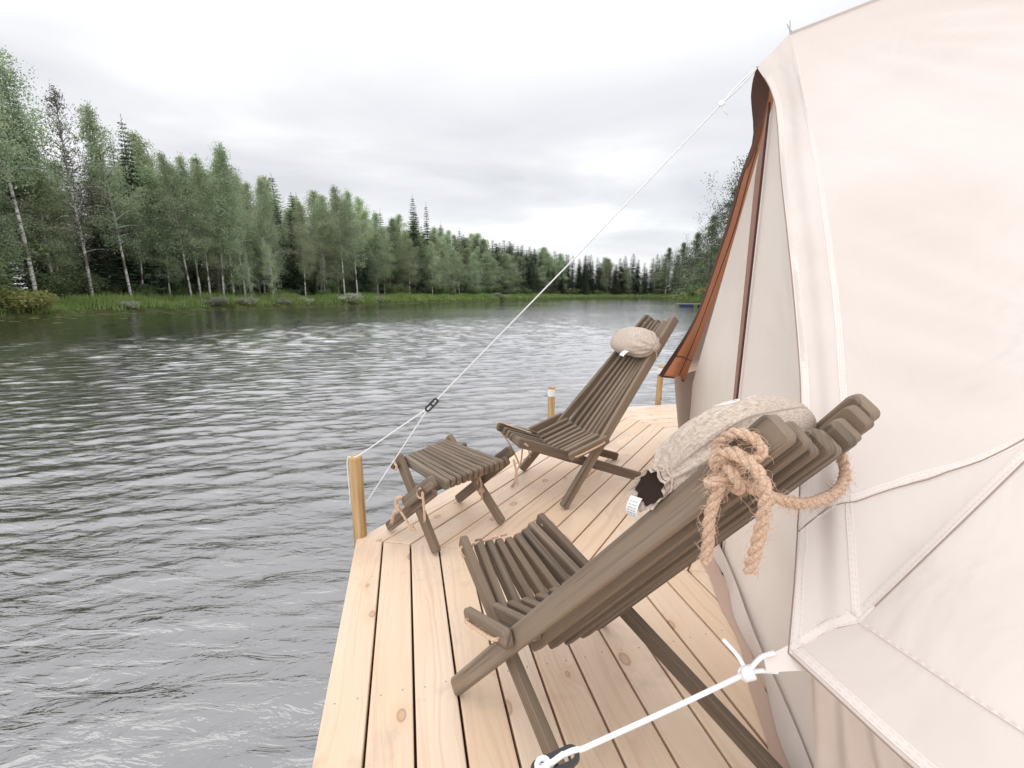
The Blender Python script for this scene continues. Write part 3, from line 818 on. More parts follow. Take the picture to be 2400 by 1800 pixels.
# valance: hanging eave strip
val = MB(); n_ = 90
ea = [eave(lerp(angs[0], angs[-1], i / n_), RE, .65) for i in range(n_ + 1)]
fa = []
for i in range(n_ + 1):
    t = i / n_; p = eave(lerp(angs[0], angs[-1], t), RF + .006 * sin(t * 60), .565 + .008 * sin(t * 47))
    fa.append(p)
fa[0] = TT; fa[-1] = mirror(TT)
patch(val, ea, fa, 260, 8, .006)
vo = tpart(val, 'valance', M_canvas)
vbvh = BVHTree.FromPolygons([v.co.copy() for v in vo.data.vertices], [tuple(p.vertices) for p in vo.data.polygons])
sm = MB(); th = MB()
ribbon(sm, th, [e + V((0, 0, .001)) for e in ea[:26]], .012, .003, vbvh)
ribbon(sm, th, [f.lerp(e, .12) for f, e in zip(fa[:26], ea[:26])], .016, .002, vbvh)
edge_shade = MB()  # thin dark lines painting shade beside seams and free edges
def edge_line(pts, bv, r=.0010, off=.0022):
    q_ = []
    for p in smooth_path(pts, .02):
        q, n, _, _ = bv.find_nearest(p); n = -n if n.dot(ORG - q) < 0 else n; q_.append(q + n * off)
    tube(edge_shade, q_, r, 5, False)
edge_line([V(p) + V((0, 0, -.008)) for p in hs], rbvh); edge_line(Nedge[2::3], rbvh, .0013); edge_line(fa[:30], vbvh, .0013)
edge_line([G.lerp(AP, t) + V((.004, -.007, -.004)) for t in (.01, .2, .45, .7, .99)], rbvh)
tpart(edge_shade, 'seam_edge_shade', M_edge_shade, False)
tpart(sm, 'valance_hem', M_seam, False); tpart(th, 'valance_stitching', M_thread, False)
# low side wall
wall = MB(); nearfoot = D0 - UU * 1.0; farfoot = D0 + UU * 1.0
aw0 = math.atan2(nearfoot.y - C.y, nearfoot.x - C.x) + 2 * pi; aw1 = math.atan2(farfoot.y - C.y, farfoot.x - C.x)
if aw1 < 0: aw1 += 2 * pi
aw1 += 2 * pi
wt = []; wb_ = []; nW = 120
for i in range(nW + 1):
    t = i / nW; a = lerp(aw0, aw1, t); fold = .020 * sin(t * 150) * math.exp(-t * 14) + .012 * sin(t * 90)
    wb_.append(eave(a, RW + .02 + fold, .004)); wt.append(eave(a, RE - .06 + fold * .3, .63))
wb_[0] = nearfoot + V((0, 0, .004))
patch(wall, wt, wb_, 300, 12, .01)
tpart(wall, 'side_wall', M_wall)
# tucked wall folds gathered beside the near door corner
fold = MB()
tp = G.lerp(TT, .7) + V((.03, .03, -.02)); b0 = nearfoot + V((.0, .02, .008)); b1 = eave(aw0 + .135, RW, .008); t1 = tp + V((.07, -.05, .0))
patch(fold, [tp, tp.lerp(b0, .5) + V((.005, 0, .0)), b0], [t1, t1.lerp(b1, .5) + V((.02, -.01, 0)), b1], 50, 48, .006, folds=3.4, foldamp=.014)
tpart(fold, 'wall_folds', M_canvas)
# door front: two canvas halves and a zip
def dpt(u, z, s=0): return D0 + UU * u + DD * s + V((0, 0, z))
pk_z = 1.835
def halfdoor(sg, um, zw):
    mb = MB(); c = [dpt(.0008 * sg, z, -.008 - .01 * z) for z in np.linspace(.006, pk_z, 30)]
    o = [dpt(um * sg, z, 0) for z in np.linspace(.006, zw, 10)] + [dpt(um * sg * (1 - t), lerp(zw, pk_z, t), -.03 * t) for t in np.linspace(.05, .985, 20)]
    if sg > 0: patch(mb, c, o, 60, 30, .02, sag=.035)
    else: patch(mb, o, c, 60, 30, .02, sag=.03)
    return mb
tpart(halfdoor(-1, 1.03, .60), 'door_panel', M_door)
tpart(halfdoor(1, 1.05, .60), 'door_panel', M_door)
zb = MB(); tube(zb, [dpt(.004 + .006 * sin(z * 3), z, .004 - .01 * z) for z in np.linspace(.01, pk_z - .02, 30)], .0045, 6); tpart(zb, 'zip', M_zip)
zb = MB(); z = np.linspace(.01, pk_z - .02, 30)
A_ = [dpt(.004 + .006 * sin(q * 3), q, .004 - .01 * q) for q in z]; B_ = [dpt(.012 + .006 * sin(q * 3), q, .004 - .01 * q + lerp(.006, .020, q / 1.5) * min(1, (pk_z - q) * 4)) for q in z]
patch(zb, A_, B_, 30, 3, .001); tpart(zb, 'zip_flap', M_zipt)
# white bottom hem of the door wall and the mud flap lying on the boards
hb = MB()
us = np.linspace(-1.02, 1.06, 60)
patch(hb, [dpt(u, .085, .008 + .004 * sin(u * 9)) for u in us], [dpt(u, .010, .016 + .010 * sin(u * 13)) for u in us], 60, 5, .003)
tpart(hb, 'hem', M_canvas)
mbm = MB()
hemline = [dpt(u, .006, .012) for u in us[::-1]][:] 
outl = [dpt(u, .0045, .062 + .018 * sin(u * 5 + 1) + .006 * sin(u * 17)) for u in us[::-1]]
for i in range(1, 14):
    a = aw0 + i * .05; hemline.append(eave(a, RW + .01, .006)); outl.append(eave(a, RW + .085 + .01 * sin(i * 1.3), .0045))
patch(mbm, hemline, outl, 160, 5, .0015)
tpart(mbm, 'mud_flap', M_mud)
# far awning cheek, seen from below, its backlit glow painted as orange
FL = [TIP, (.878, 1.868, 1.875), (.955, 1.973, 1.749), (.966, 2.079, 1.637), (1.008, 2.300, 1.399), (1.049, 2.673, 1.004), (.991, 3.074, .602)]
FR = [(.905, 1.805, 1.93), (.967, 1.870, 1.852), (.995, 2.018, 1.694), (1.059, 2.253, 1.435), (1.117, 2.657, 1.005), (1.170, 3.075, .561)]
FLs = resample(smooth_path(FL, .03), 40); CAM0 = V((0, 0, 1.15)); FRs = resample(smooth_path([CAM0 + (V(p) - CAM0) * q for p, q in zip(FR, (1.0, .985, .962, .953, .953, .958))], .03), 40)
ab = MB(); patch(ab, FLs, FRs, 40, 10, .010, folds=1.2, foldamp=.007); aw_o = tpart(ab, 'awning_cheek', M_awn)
abvh = BVHTree.FromPolygons([v.co.copy() for v in aw_o.data.vertices], [tuple(p.vertices) for p in aw_o.data.polygons])
bb = MB(); dm = MB()  # hem strips of the cheek, their shade painted brown
ribbon(bb, dm, [a.lerp(b, .10) for a, b in zip(FLs, FRs)][1:], .030, .003, abvh, ORG, lines=False)
ribbon(bb, dm, [a.lerp(b, .72) for a, b in zip(FLs, FRs)][6:], .005, .003, abvh, ORG, lines=False)
ribbon(bb, dm, [FLs[-1].lerp(FRs[-1], t) + V((0, -.006, .012)) for t in (0, .3, .6, .98)], .010, .003, abvh, ORG, lines=False)
ribbon(bb, dm, [FLs[-6].lerp(FRs[-6], t) for t in (0, .3, .6, .98)], .008, .003, abvh, ORG, lines=False)
tpart(bb, 'awning_binding', M_brown, False)
gb = MB()   # gusset in the peak, its shade painted brown
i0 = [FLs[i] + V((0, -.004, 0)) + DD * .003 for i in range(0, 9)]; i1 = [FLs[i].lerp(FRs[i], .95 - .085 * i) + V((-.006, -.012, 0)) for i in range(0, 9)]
patch(gb, i0, i1, 20, 5, .003); tpart(gb, 'peak_gusset_shade', M_brown)
# peak hood joining both cheeks
pb = MB(); tube(pb, [K + V((.004, 0, -.02)), K + V((-.002, 0, .040))], .0020, 8); tube(pb, [K + V((-.012, .0, .03)), K + V((.0, 0, .012)), K + V((.02, 0, .0))], .0016, 6)
tpart(pb, 'pole_pin', M_steel)
# ring loop at the near valance corner
lb_ = MB(); rad = V((-.967, -.255, -.20)).normalized()
patch(lb_, [TT + V((.01, .008, .012)), TT + rad * .045 + V((0, .004, .008))], [TT + V((.018, -.02, -.012)), TT + rad * .045 + V((0, -.008, -.008))], 10, 6, .003)
tpart(lb_, 'corner_loop', M_seam)
tag(tent, 'large cream canvas bell tent on the deck with zipped door and awning edge shaded brown', 'tent')
tent_hem_pts = None

# ------------------------------------------------------------------ posts, guy ropes, string
def post(x, y, h, label, tape=False, lean=(0, 0)):
    root = empty('mooring_post', (x, y, 0)); mb = MB(); mb.rnd = random.random(); n = 24; rings = []
    for z, r in ((-.6, .031), (-.02, .0315), (h * .3, .031), (h * .7, .0312), (h - .004, .031), (h, .0285)):
        rings.append([mb.add((r * cos(2 * pi * k / n) + lean[0] * z, r * sin(2 * pi * k / n) + lean[1] * z, z), (z, k / n * .195)) for k in range(n)])
    for A, B in zip(rings, rings[1:]):
        for k in range(n): j = (k + 1) % n; mb.face(A[k], A[j], B[j], B[k])
    mb.face(*rings[-1]); mb.build('shaft', M_post, root)
    if tape:
        tb = MB()
        tube(tb, [(lean[0] * z, lean[1] * z, z) for z in (h - .085, h - .06, h - .035, h - .018)], lambda t: .0345 + .0012 * sin(9 * t), 22, False); tb.build('white_band', M_white, root)
    tag(root, label, 'post', 'round wooden posts standing at the deck edge')
    return root
e1 = (CORN[1] - CORN[0]).normalized()
post(-.735, 2.052, .402, 'bare round wooden post at the near deck corner, holding the forked guy rope')
post(.352, 4.02, .336, 'round wooden post with white band behind the far lounge chair', True)
post(1.563, 4.800, .403, 'slightly leaning round post with white band near the backlit orange awning edge', True, (.03, 0))
post(-.36, .42, .42, 'round wooden post at the deck edge nearest the viewer')
g1 = empty('guy_rope'); SL = V((-.355, 1.984, .666)); mb = MB(); rc = .0028
d1 = (SL - TIP).normalized()
KN = TIP + d1 * .15
tube(mb, [SL - d1 * .02, SL.lerp(TIP, .5) + V((0, 0, -.006)), KN], rc, 8)
tube(mb, smooth_path([KN, KN.lerp(TIP, .5) + V((0, .006, .006)), TIP + V((.0, 0, -.004)), KN.lerp(TIP, .5) + V((0, -.006, -.008)), KN], .02), rc, 7)
for q in range(3):
    cK = KN + d1 * (.004 * q); tube(mb, [cK + V((.007 * cos(t), .007 * sin(t) , .008 * sin(t))) for t in np.linspace(0, 2 * pi, 12)], rc, 6)
tube(mb, smooth_path([KN, KN + V((.004, -.01, -.03)), KN + V((.016, -.012, -.045))], .008), rc, 6)
PT = V((-.735, 2.052, .398))
tube(mb, smooth_path([SL + d1 * .012, SL.lerp(PT, .5) + V((0, 0, -.003)), PT + V((.012, -.006, .006)), PT + V((-.02, -.01, .006)), PT + V((-.034, -.012, -.02)), PT + V((-.034, -.006, -.2)), V((-.770, 2.05, .16)), V((-.735, 2.086, .155)), V((-.700, 2.058, .165))], .02), rc, 8)
tube(mb, [SL + d1 * .025, V((-.700, 2.058, .165))], rc, 8)
mb.build('cord', M_cord, g1)
def slider(c, ax, nrm, L=.075, w=.026, t=.008, parent=None):
    ax = V(ax).normalized(); nrm = V(nrm); nrm = (nrm - ax * nrm.dot(ax)).normalized(); s = ax.cross(nrm)
    mb = MB(); n = 10; outl = []
    for sg, a0_ in ((1, -90), (-1, 90)):
        for k in range(n + 1):
            a = radians(a0_ + 180 * k / n); outl.append((sg * (L / 2 - w / 2) + w / 2 * cos(a), w / 2 * sin(a)))
    def stad(f, z): return [mb.add(V(c) + ax * (x * (1 if f == 1 else 1 - (1 - f) * w / L)) + s * (y * f) + nrm * z) for x, y in outl]
    o0 = stad(1, -t / 2); o1 = stad(1, t / 2); i1 = stad(.50, t / 2); i2 = stad(.44, t / 2 - .003); m_ = len(o0)
    j0 = stad(.50, -t / 2); j1 = stad(.42, -t / 2 + .002)
    for A, B in ((o0, o1), (o1, i1), (i1, i2), (j0, o0), (j1, j0), (i2, j1)):
        for k in range(m_): q = (k + 1) % m_; mb.face(A[k], A[q], B[q], B[k])
    # cross bars that leave two slots
    o = mb.build('slider', M_slider, parent)
    mb2 = MB()
    for off in (0,): box_c = V(c) + ax * off
    tube(mb2, [box_c - s * w * .42, box_c + s * w * .42], t * .42, 8); mb2.build('slider_bar', M_slider, o)
    return o
slider(SL, d1, (0, -1, .3), .078, .026, .010, g1)
tag(g1, 'thin white guy rope from tent peak to forked black slider and corner post', 'guy rope')
g2 = empty('guy_rope'); rad = V((-.967, -.255, 0)); at = lambda q, dz=0: TT + rad * q + V((0, 0, -.233 * q + dz)); rc = .0038
mb = MB(); kn = at(.075)
SLn = at(.352)
tube(mb, smooth_path([kn, at(.2), at(.35, .003)], .02), rc, 10)
tube(mb, smooth_path([kn, at(.05, .012) + V((0, .004, 0)), at(.028, .014)], .006), rc * .95, 9)
tube(mb, smooth_path([kn, at(.05, -.008), at(.025, -.006) + V((.0, -.01, -.006))], .006), rc * .95, 9)
tube(mb, smooth_path([kn, kn + V((-.006, .02, .012)), kn + V((-.022, .04, .026))], .006), rc * .9, 9)
for q in range(4):
    cK = kn + rad * (.0045 * (q - 1.5)); tube(mb, [cK + V((.003 * sin(2 * t), .008 * cos(t), .008 * sin(t))) for t in np.linspace(0, 2 * pi, 14)], rc * .9, 7)
# through the slider and on to the post
tube(mb, smooth_path([at(.35, .004), at(.362, .008), at(.385, .007), at(.392, -.002)], .005), rc, 9)
tube(mb, smooth_path([at(.375, .010), at(.392, .010) + V((0, -.004, 0)), at(.408, .006), at(.42, -.004), V((-.34, .44, .405)), V((-.36, .42, .38))], .02), rc, 9)
cK = at(.406, .006)
for q in range(3): tube(mb, [cK + V((.008 * cos(t), .008 * sin(t), .002 * q + .003 * sin(t + q))) for t in np.linspace(0, 2 * pi, 14)], rc * .95, 7)
mb.build('cord', M_cord, g2)
slider(at(.387, .001), rad + V((0, 0, -.233)), (-.1, -.35, 1), .072, .024, .009, g2)
tag(g2, 'thick white guy rope knotted to the tent corner with oval slider in front', 'guy rope')
mb = MB(); tube(mb, [(.352, 4.02, .312), (.95, 4.41, .318), (1.573, 4.80, .36)], .0022, 6)
tag(mb.build('boundary_string', M_cord), 'thin white string stretched between the two banded posts', 'string')

# ------------------------------------------------------------------ water
WZ = -.40
def water():
    na = 860
    r = np.concatenate([.45 * np.exp(np.linspace(0, math.log(110 / .45), 1420)), 110 * np.exp(np.linspace(.02, math.log(420 / 110), 60))]); nr = len(r)
    a = np.radians(np.linspace(-95, 70, na))
    Rg, Ag = np.meshgrid(r, a, indexing='ij')
    X = Rg * np.sin(Ag); Y = Rg * np.cos(Ag); cell = Rg * (math.log(110 / .45) / 1420)
    H = np.zeros_like(X); rng = np.random.default_rng(3)
    gust = .75 + .35 * np.sin(X * .11 + 1.7) * np.sin(Y * .13 + X * .04) + .25 * np.sin(X * .31 - Y * .23 + 2)
    near = np.clip((Rg - .2) / 5.0, .50, 1.05)
    main = radians(104)
    for k in range(84):
        lam = .085 * (.62 / .085) ** rng.random(); th_ = main + rng.normal(0, .34)
        kx, ky = 2 * pi / lam * cos(th_), 2 * pi / lam * sin(th_); ph = rng.random() * 2 * pi
        st = .0248 * (lam / .25) ** .05
        amp = st / (2 * pi / lam)
        f = np.clip((lam / cell - 2.5) / 3, 0, 1)
        warp = .9 * np.sin(X * .9 * cos(th_ + 1.4) + Y * .9 * sin(th_ + 1.4) + ph * 2) + .5 * np.sin(1.9 * X - 1.3 * Y + ph * 5)
        env = .55 + .45 * np.sin(.8 / lam * (X * cos(th_ + 1.2) + Y * sin(th_ + 1.2)) + ph * 3)
        w = np.sin(kx * X + ky * Y + ph + warp)
        H += amp * f * env * (np.exp(w * 1.5) - 1.6) * .52
    H *= gust * near
    v = np.stack([X, Y, WZ + H], -1).reshape(-1, 3)
    i = np.arange(nr * na).reshape(nr, na)
    f = np.stack([i[:-1, :-1], i[:-1, 1:], i[1:, 1:], i[1:, :-1]], -1).reshape(-1, 4)
    return tag(link('water', npmesh('water', v, f, M_water, True)), kind='structure')
water()
mb = MB(); q = [mb.add(p) for p in ((-900, -500, WZ - .10), (900, -500, WZ - .10), (900, 900, WZ - .10), (-900, 900, WZ - .10))]; mb.face(*q)
tag(mb.build('deep_water', M_water), kind='structure')

# ------------------------------------------------------------------ banks
BANK = [(-36, -60), (-30, -5), (-31, 12), (-31.0, 28.2), (-33.0, 36.7), (-31.8, 45.4), (-23.3, 66.6), (-10.7, 102), (3.5, 133), (22.9, 172), (36, 186), (52, 190), (57, 176), (52, 150), (46.2, 133), (40, 108), (36.4, 91), (29.5, 68), (24.5, 50), (22, 33), (22, 10), (26, -60)]
def bankline(step=1.0):
    P = smooth_path([V((x, y, 0)) for x, y in BANK], step); P = resample(P, int(sum((b - a).length for a, b in zip(P, P[1:])) / step))
    return P
BL = bankline(1.0); nB = len(BL)
BN = []
for i in range(nB):
    t = BL[min(i + 6, nB - 1)] - BL[max(i - 6, 0)]; BN.append(V((-t.y, t.x, 0)).normalized())    # outward: left of travel
def wob(i): return .55 * sin(i * .37) + .35 * sin(i * .91 + 2) + .2 * sin(i * 1.9)
def bank_h(off): 
    return np.interp(off, [-3, -.4, 0, .25, .9, 2.5, 6, 12, 40, 120, 400], [-1.4, -.75, -.42, -.18, -.02, .22, .55, .8, 1.4, 2.0, 3])
gm = MB(); offs = [-3, -.4, 0, .12, .3, .9, 1.8, 2.8, 4, 6, 9, 13, 25, 60, 130, 330]; rows = []
for i in range(nB):
    row = []
    for o in offs:
        p = BL[i] + BN[i] * (o + wob(i) * (1 if o < 20 else 0)); z = float(bank_h(o)) + (.06 * sin(i * .8 + o * 2) if o > .2 else 0)
        row.append(gm.add((p.x, p.y, z)))
    rows.append(row)
for a, b in zip(rows, rows[1:]):
    for j in range(len(offs) - 1): gm.face(a[j], b[j], b[j + 1], a[j + 1])
tag(gm.build('ground', M_ground, None, True), kind='structure')
def bpt(i, off):
    i0 = int(i); f = i - i0; i0 = min(max(i0, 0), nB - 2); p = BL[i0].lerp(BL[i0 + 1], f); n = BN[i0]
    p = p + n * (off + wob(i)); return V((p.x, p.y, float(bank_h(off))))
def idx_y(y, left=True):
    rng_ = range(nB) if left else range(nB - 1, -1, -1)
    best = min((i for i in range(nB) if (BL[i].x < 15 if left else BL[i].x > 20)), key=lambda i: abs(BL[i].y - y)); return best
iL0 = idx_y(12); iEnd = idx_y(26, False)

# grass along the banks : one object
def grass():
    V_, F_ = [], []; rng = np.random.default_rng(5)
    n = 150000
    ii = iL0 + (iEnd - iL0) * rng.random(n) ** 1.0
    # denser close to the camera
    w = rng.random(n); keep = []
    P = np.array([[p.x, p.y] for p in BL]); Nn = np.array([[p.x, p.y] for p in BN])
    i0 = np.clip(ii.astype(int), 0, nB - 2); f = (ii - i0)[:, None]
    off = np.abs(rng.normal(0, 2.4, n)) + rng.random(n) * 2.2 + .05
    wobv = .55 * np.sin(ii * .37) + .35 * np.sin(ii * .91 + 2) + .2 * np.sin(ii * 1.9)
    xy = P[i0] * (1 - f) + P[i0 + 1] * f + Nn[i0] * (off + wobv)[:, None]
    dist = np.hypot(xy[:, 0], xy[:, 1]); k = w < np.clip(60 / dist, .25, 1); xy = xy[k]; off = off[k]; dist = dist[k]; n = len(xy)
    z = bank_h(off); h = rng.uniform(.3, .95, n) * np.clip(.55 + off * .25, .5, 1.0) * (1 + .4 * np.sin(xy[:, 0] * .7) * np.sin(xy[:, 1] * .5)); wd = rng.uniform(.02, .045, n) * np.clip(dist / 40, 1, 2.2)
    a = rng.random(n) * pi; lean = rng.normal(0, .16, (n, 2))
    dx = np.cos(a) * wd; dy = np.sin(a) * wd
    b0 = np.stack([xy[:, 0] - dx, xy[:, 1] - dy, z - .05], 1); b1 = np.stack([xy[:, 0] + dx, xy[:, 1] + dy, z - .05], 1)
    t = np.stack([xy[:, 0] + lean[:, 0], xy[:, 1] + lean[:, 1], z + h], 1)
    v = np.stack([b0, b1, t], 1).reshape(-1, 3); fc = np.arange(3 * n).reshape(-1, 3)
    return tag(link('grass', npmesh('grass', v, fc, M_grass)), 'tall green grass and sedge growing along the river banks', 'grass', kind='stuff')
grass()
# lily pads
def pads():
    mb = MB(); rng = random.Random(4)
    for _ in range(420):
        i = rng.uniform(idx_y(24), idx_y(110)); o = -abs(rng.gauss(0, 3.2)) - .8
        c = bpt(i, 0) + BN[int(i)] * o; r = rng.uniform(.10, .26)
        ring = [mb.add((c.x + r * cos(t), c.y + r * .9 * sin(t), WZ + .03 + rng.uniform(0, .006))) for t in np.linspace(.2, 2 * pi, 10)]
        mb.face(*ring)
    tag(mb.build('lily_pads', M_pad), 'pale lily pads floating by the left river bank', 'lily pads', kind='stuff')
pads()

# ------------------------------------------------------------------ trees
def leafquads(P, size, rng, droop=.0, elong=1.7):
    """rhombic leaves at points P (n,3) -> verts, faces"""
    n = len(P); d = rng.normal(0, 1, (n, 3)); d[:, 2] -= droop; d /= np.linalg.norm(d, axis=1)[:, None] + 1e-9
    e = rng.normal(0, 1, (n, 3)); e -= (e * d).sum(1)[:, None] * d; e /= np.linalg.norm(e, axis=1)[:, None] + 1e-9
    s = (size * rng.uniform(.6, 1.35, n))[:, None]
    v = np.stack([P - d * s * elong * .5, P + e * s * .5, P + d * s * elong * .5, P - e * s * .5], 1).reshape(-1, 3)
    return v, np.arange(4 * n).reshape(-1, 4)
def tubes_np(lines, n=5):
    """lines: list of (points(k,3), radii(k)) -> verts, quads"""
    Vs, Fs, o = [], [], 0
    for pts, rad_ in lines:
        pts = np.asarray(pts); k = len(pts); T = np.gradient(pts, axis=0); T /= np.linalg.norm(T, axis=1)[:, None] + 1e-9
        ref = np.array([1., 0, 0]) if abs(T[0][0]) < .8 else np.array([0, 1., 0])
        Nn = np.cross(T, ref); Nn /= np.linalg.norm(Nn, axis=1)[:, None] + 1e-9; Bn_ = np.cross(T, Nn)
        a = np.linspace(0, 2 * pi, n, endpoint=False)
        v = pts[:, None] + (Nn[:, None] * np.cos(a)[None, :, None] + Bn_[:, None] * np.sin(a)[None, :, None]) * np.asarray(rad_)[:, None, None]
        Vs.append(v.reshape(-1, 3)); i = np.arange(k * n).reshape(k, n) + o
        Fs.append(np.stack([i[:-1], np.roll(i[:-1], -1, 1), np.roll(i[1:], -1, 1), i[1:]], -1).reshape(-1, 4)); o += k * n
    return np.concatenate(Vs), np.concatenate(Fs)
def birch(seed, H=15., low=.22, width=2.1, nl=62, lean=.5, mat=None, leafn=190, dead=False, forks=1):
    rng = np.random.default_rng(seed); lines = []; leaves = []
    for fk in range(forks):
        t = np.linspace(0, 1, 14); ang = rng.random() * 2 * pi
        ln = lean * (1 + 1.5 * (forks > 1)); bx = ln * (t ** 1.4) * cos(ang) + .12 * np.sin(t * 7 + seed) * t; by = ln * (t ** 1.4) * sin(ang) + .12 * np.cos(t * 6 + seed) * t
        Hh = H * (1 if fk == 0 else rng.uniform(.7, .9))
        tr = np.stack([bx, by, t * Hh], 1); rad_ = (.105 * (1 - t) ** .8 + .012) * (H / 15)
        lines.append((tr, rad_))
        for k in range(nl // forks):
            h = low + (1 - low) * ((k + rng.random()) / (nl // forks)) ** .9; h = min(h, .99)
            b = np.array([np.interp(h, t, tr[:, 0]), np.interp(h, t, tr[:, 1]), h * Hh])
            prof = (np.sin(pi * min(1, (h - low + .12) / (1.12 - low)) ** .75) * .9 + .12)
            Lg = width * prof * rng.uniform(.55, 1.15); a = rng.random() * 2 * pi; el = rng.uniform(.25, .9) + h * .3
            s = np.linspace(0, 1, 7); dr = rng.uniform(.15, .55) * Lg
            x = Lg * s * cos(el); z = Lg * s * sin(el) - dr * s ** 2.4
            pts = np.stack([b[0] + x * cos(a), b[1] + x * sin(a), b[2] + z], 1)
            lines.append((pts, (.022 * (1 - s) + .005) * (1 + .5 * Lg / 2)))
            m = int(1.3 * leafn * (.35 + .65 * prof) * rng.uniform(.6, 1.3)); 
            if dead: m = int(m * .35)
            cl = rng.integers(0, 9, m); cs = rng.uniform(.25, 1.0, 9); cc = np.stack([np.interp(cs, s, pts[:, q]) for q in range(3)], 1) + rng.normal(0, .10 + .09 * Lg, (9, 3))
            P = cc[cl] + rng.normal(0, 1, (m, 3)) * np.array([.17, .17, .15]) * (.75 + .2 * Lg)
            P[:, 2] -= np.abs(rng.exponential(.26, m)) * (1 if not dead else .3)
            leaves.append(P)
    tv, tf = tubes_np(lines, 6)
    P = np.concatenate(leaves); lv, lf = leafquads(P, .076 if not dead else .05, rng, .8, 1.6 if not dead else 4)
    return npmesh('birch_trunk', tv, tf, M_birch, True), npmesh('birch_crown', lv, lf, mat or M_lbirch)
def spruce(seed, H=16., width=2.5, base=.04):
    rng = np.random.default_rng(seed); t = np.linspace(0, 1, 12)
    lines = [(np.stack([.05 * np.sin(t * 5), .05 * np.cos(t * 4) - .05, t * H], 1), .15 * (1 - t) + .012)]; P = []; D = []; SZ = []
    h = base
    while h < .985:
        R_ = width * (1 - h) ** .85 * rng.uniform(.8, 1.12) + .10; nb = int(rng.integers(8, 12) * (1 if h < .8 else .7))
        for k in range(nb):
            a = 2 * pi * k / nb + rng.random() * .9; Lg = R_ * rng.uniform(.65, 1.15); m = max(3, int(Lg / .085))
            s = (np.arange(m) + .6) / m
            z = h * H + Lg * (.10 - .55 * s + .40 * s ** 2) * (1 if h < .85 else -.6)
            pos = np.stack([Lg * s * cos(a), Lg * s * sin(a), z], 1)
            if k % 2 == 0: lines.append((np.vstack([[0, 0, h * H], pos[::max(1, m // 3)]]), np.linspace(.02, .006, 1 + len(pos[::max(1, m // 3)]))))
            for sd in (-1, 1):
                aa = a + sd * rng.uniform(.5, 1.1, m)
                dv = np.stack([np.cos(aa), np.sin(aa), rng.uniform(-.6, -.05, m)], 1)
                P.append(pos + dv * .06 + rng.normal(0, .03, (m, 3))); D.append(dv); SZ.append(.15 + .16 * (1 - s) * min(1, Lg))
        h += rng.uniform(.017, .026)
    # leader shoot
    P.append(np.stack([np.zeros(8), np.zeros(8), np.linspace(.95, 1.02, 8) * H], 1)); D.append(np.stack([np.cos(np.arange(8) * 2.4) * .5, np.sin(np.arange(8) * 2.4) * .5, np.ones(8)], 1)); SZ.append(np.full(8, .16))
    P = np.concatenate(P); D = np.concatenate(D); SZ = np.concatenate(SZ)[:, None]; D /= np.linalg.norm(D, axis=1)[:, None]
    e = np.cross(D, rng.normal(0, 1, P.shape) * .4 + np.array([0, 0, 1.])); e /= np.linalg.norm(e, axis=1)[:, None] + 1e-9
    v = np.stack([P, P + D * SZ * .55 + e * SZ * .26, P + D * SZ * 1.25, P + D * SZ * .55 - e * SZ * .26], 1).reshape(-1, 3)
    tv, tf = tubes_np(lines, 5)
    return npmesh('spruce_trunk', tv, tf, M_bark, True), npmesh('spruce_crown', v, np.arange(len(v)).reshape(-1, 4), M_lspruce)
def shrub(seed, H=1.6, W_=1.4, n=2600, mat=None, size=.07):
    rng = np.random.default_rng(seed); lines = []; C_ = []
    for k in range(16):
        a = rng.random() * 2 * pi; r = W_ * rng.uniform(.2, .85); s = np.linspace(0, 1, 5); hh = H * rng.uniform(.55, 1)
        pts = np.stack([r * s ** 1.3 * cos(a), r * s ** 1.3 * sin(a), hh * s], 1); lines.append((pts, .02 * (1 - s) + .004))
        for q in (.45, .7, .9, 1.0): C_.append([np.interp(q, s, pts[:, j]) for j in range(3)])
    C_ = np.array(C_); P = C_[rng.integers(0, len(C_), n)] + rng.normal(0, 1, (n, 3)) * np.array([.22, .22, .17]) * (H / 1.6)
    P[:, 2] = np.abs(P[:, 2]); lv, lf = leafquads(P, size, rng, 0, 1.9); tv, tf = tubes_np(lines, 5)
    return npmesh('shrub_stems', tv, tf, M_bark, True), npmesh('shrub_foliage', lv, lf, mat or M_lbush)
def join_meshes(name, a, b):
    va = np.empty(len(a.vertices) * 3, dtype=np.float32); a.vertices.foreach_get('co', va); vb = np.empty(len(b.vertices) * 3, dtype=np.float32); b.vertices.foreach_get('co', vb)
    fa_ = np.empty(len(a.loops), dtype=np.int32); a.loops.foreach_get('vertex_index', fa_); fb = np.empty(len(b.loops), dtype=np.int32); b.loops.foreach_get('vertex_index', fb)
    v = np.concatenate([va.reshape(-1, 3), vb.reshape(-1, 3)]); f = np.concatenate([fa_.reshape(-1, 4), fb.reshape(-1, 4) + len(a.vertices)])
    me = npmesh(name, v, f, a.materials[0]); me.materials.append(b.materials[0])
    mi = np.zeros(len(f), dtype=np.int32); mi[len(fa_) // 4:] = 1; me.polygons.foreach_set('material_index', mi); return me
BIR = [birch(11, 15, .20, 3.1, nl=80), birch(12, 15, .30, 2.8, nl=74, lean=.9), birch(13, 15, .16, 3.5, nl=84, mat=M_lbirchp), birch(14, 15, .26, 2.6, nl=74, lean=.3, mat=M_lbirchp), birch(15, 15, .10, 3.2, nl=90), birch(16, 15, .34, 2.8, nl=74, lean=1.1)]
DEADB = birch(17, 15, .25, 2.6, mat=M_ldead, lean=.25, dead=True)
YB = [birch(18, 15, .10, 3.0, nl=54, leafn=150, forks=1), birch(19, 15, .14, 3.2, nl=54, leafn=150, mat=M_lbirchp, forks=2)]
HERO = birch(20, 15, .46, 3.6, nl=96, lean=.7, leafn=230)
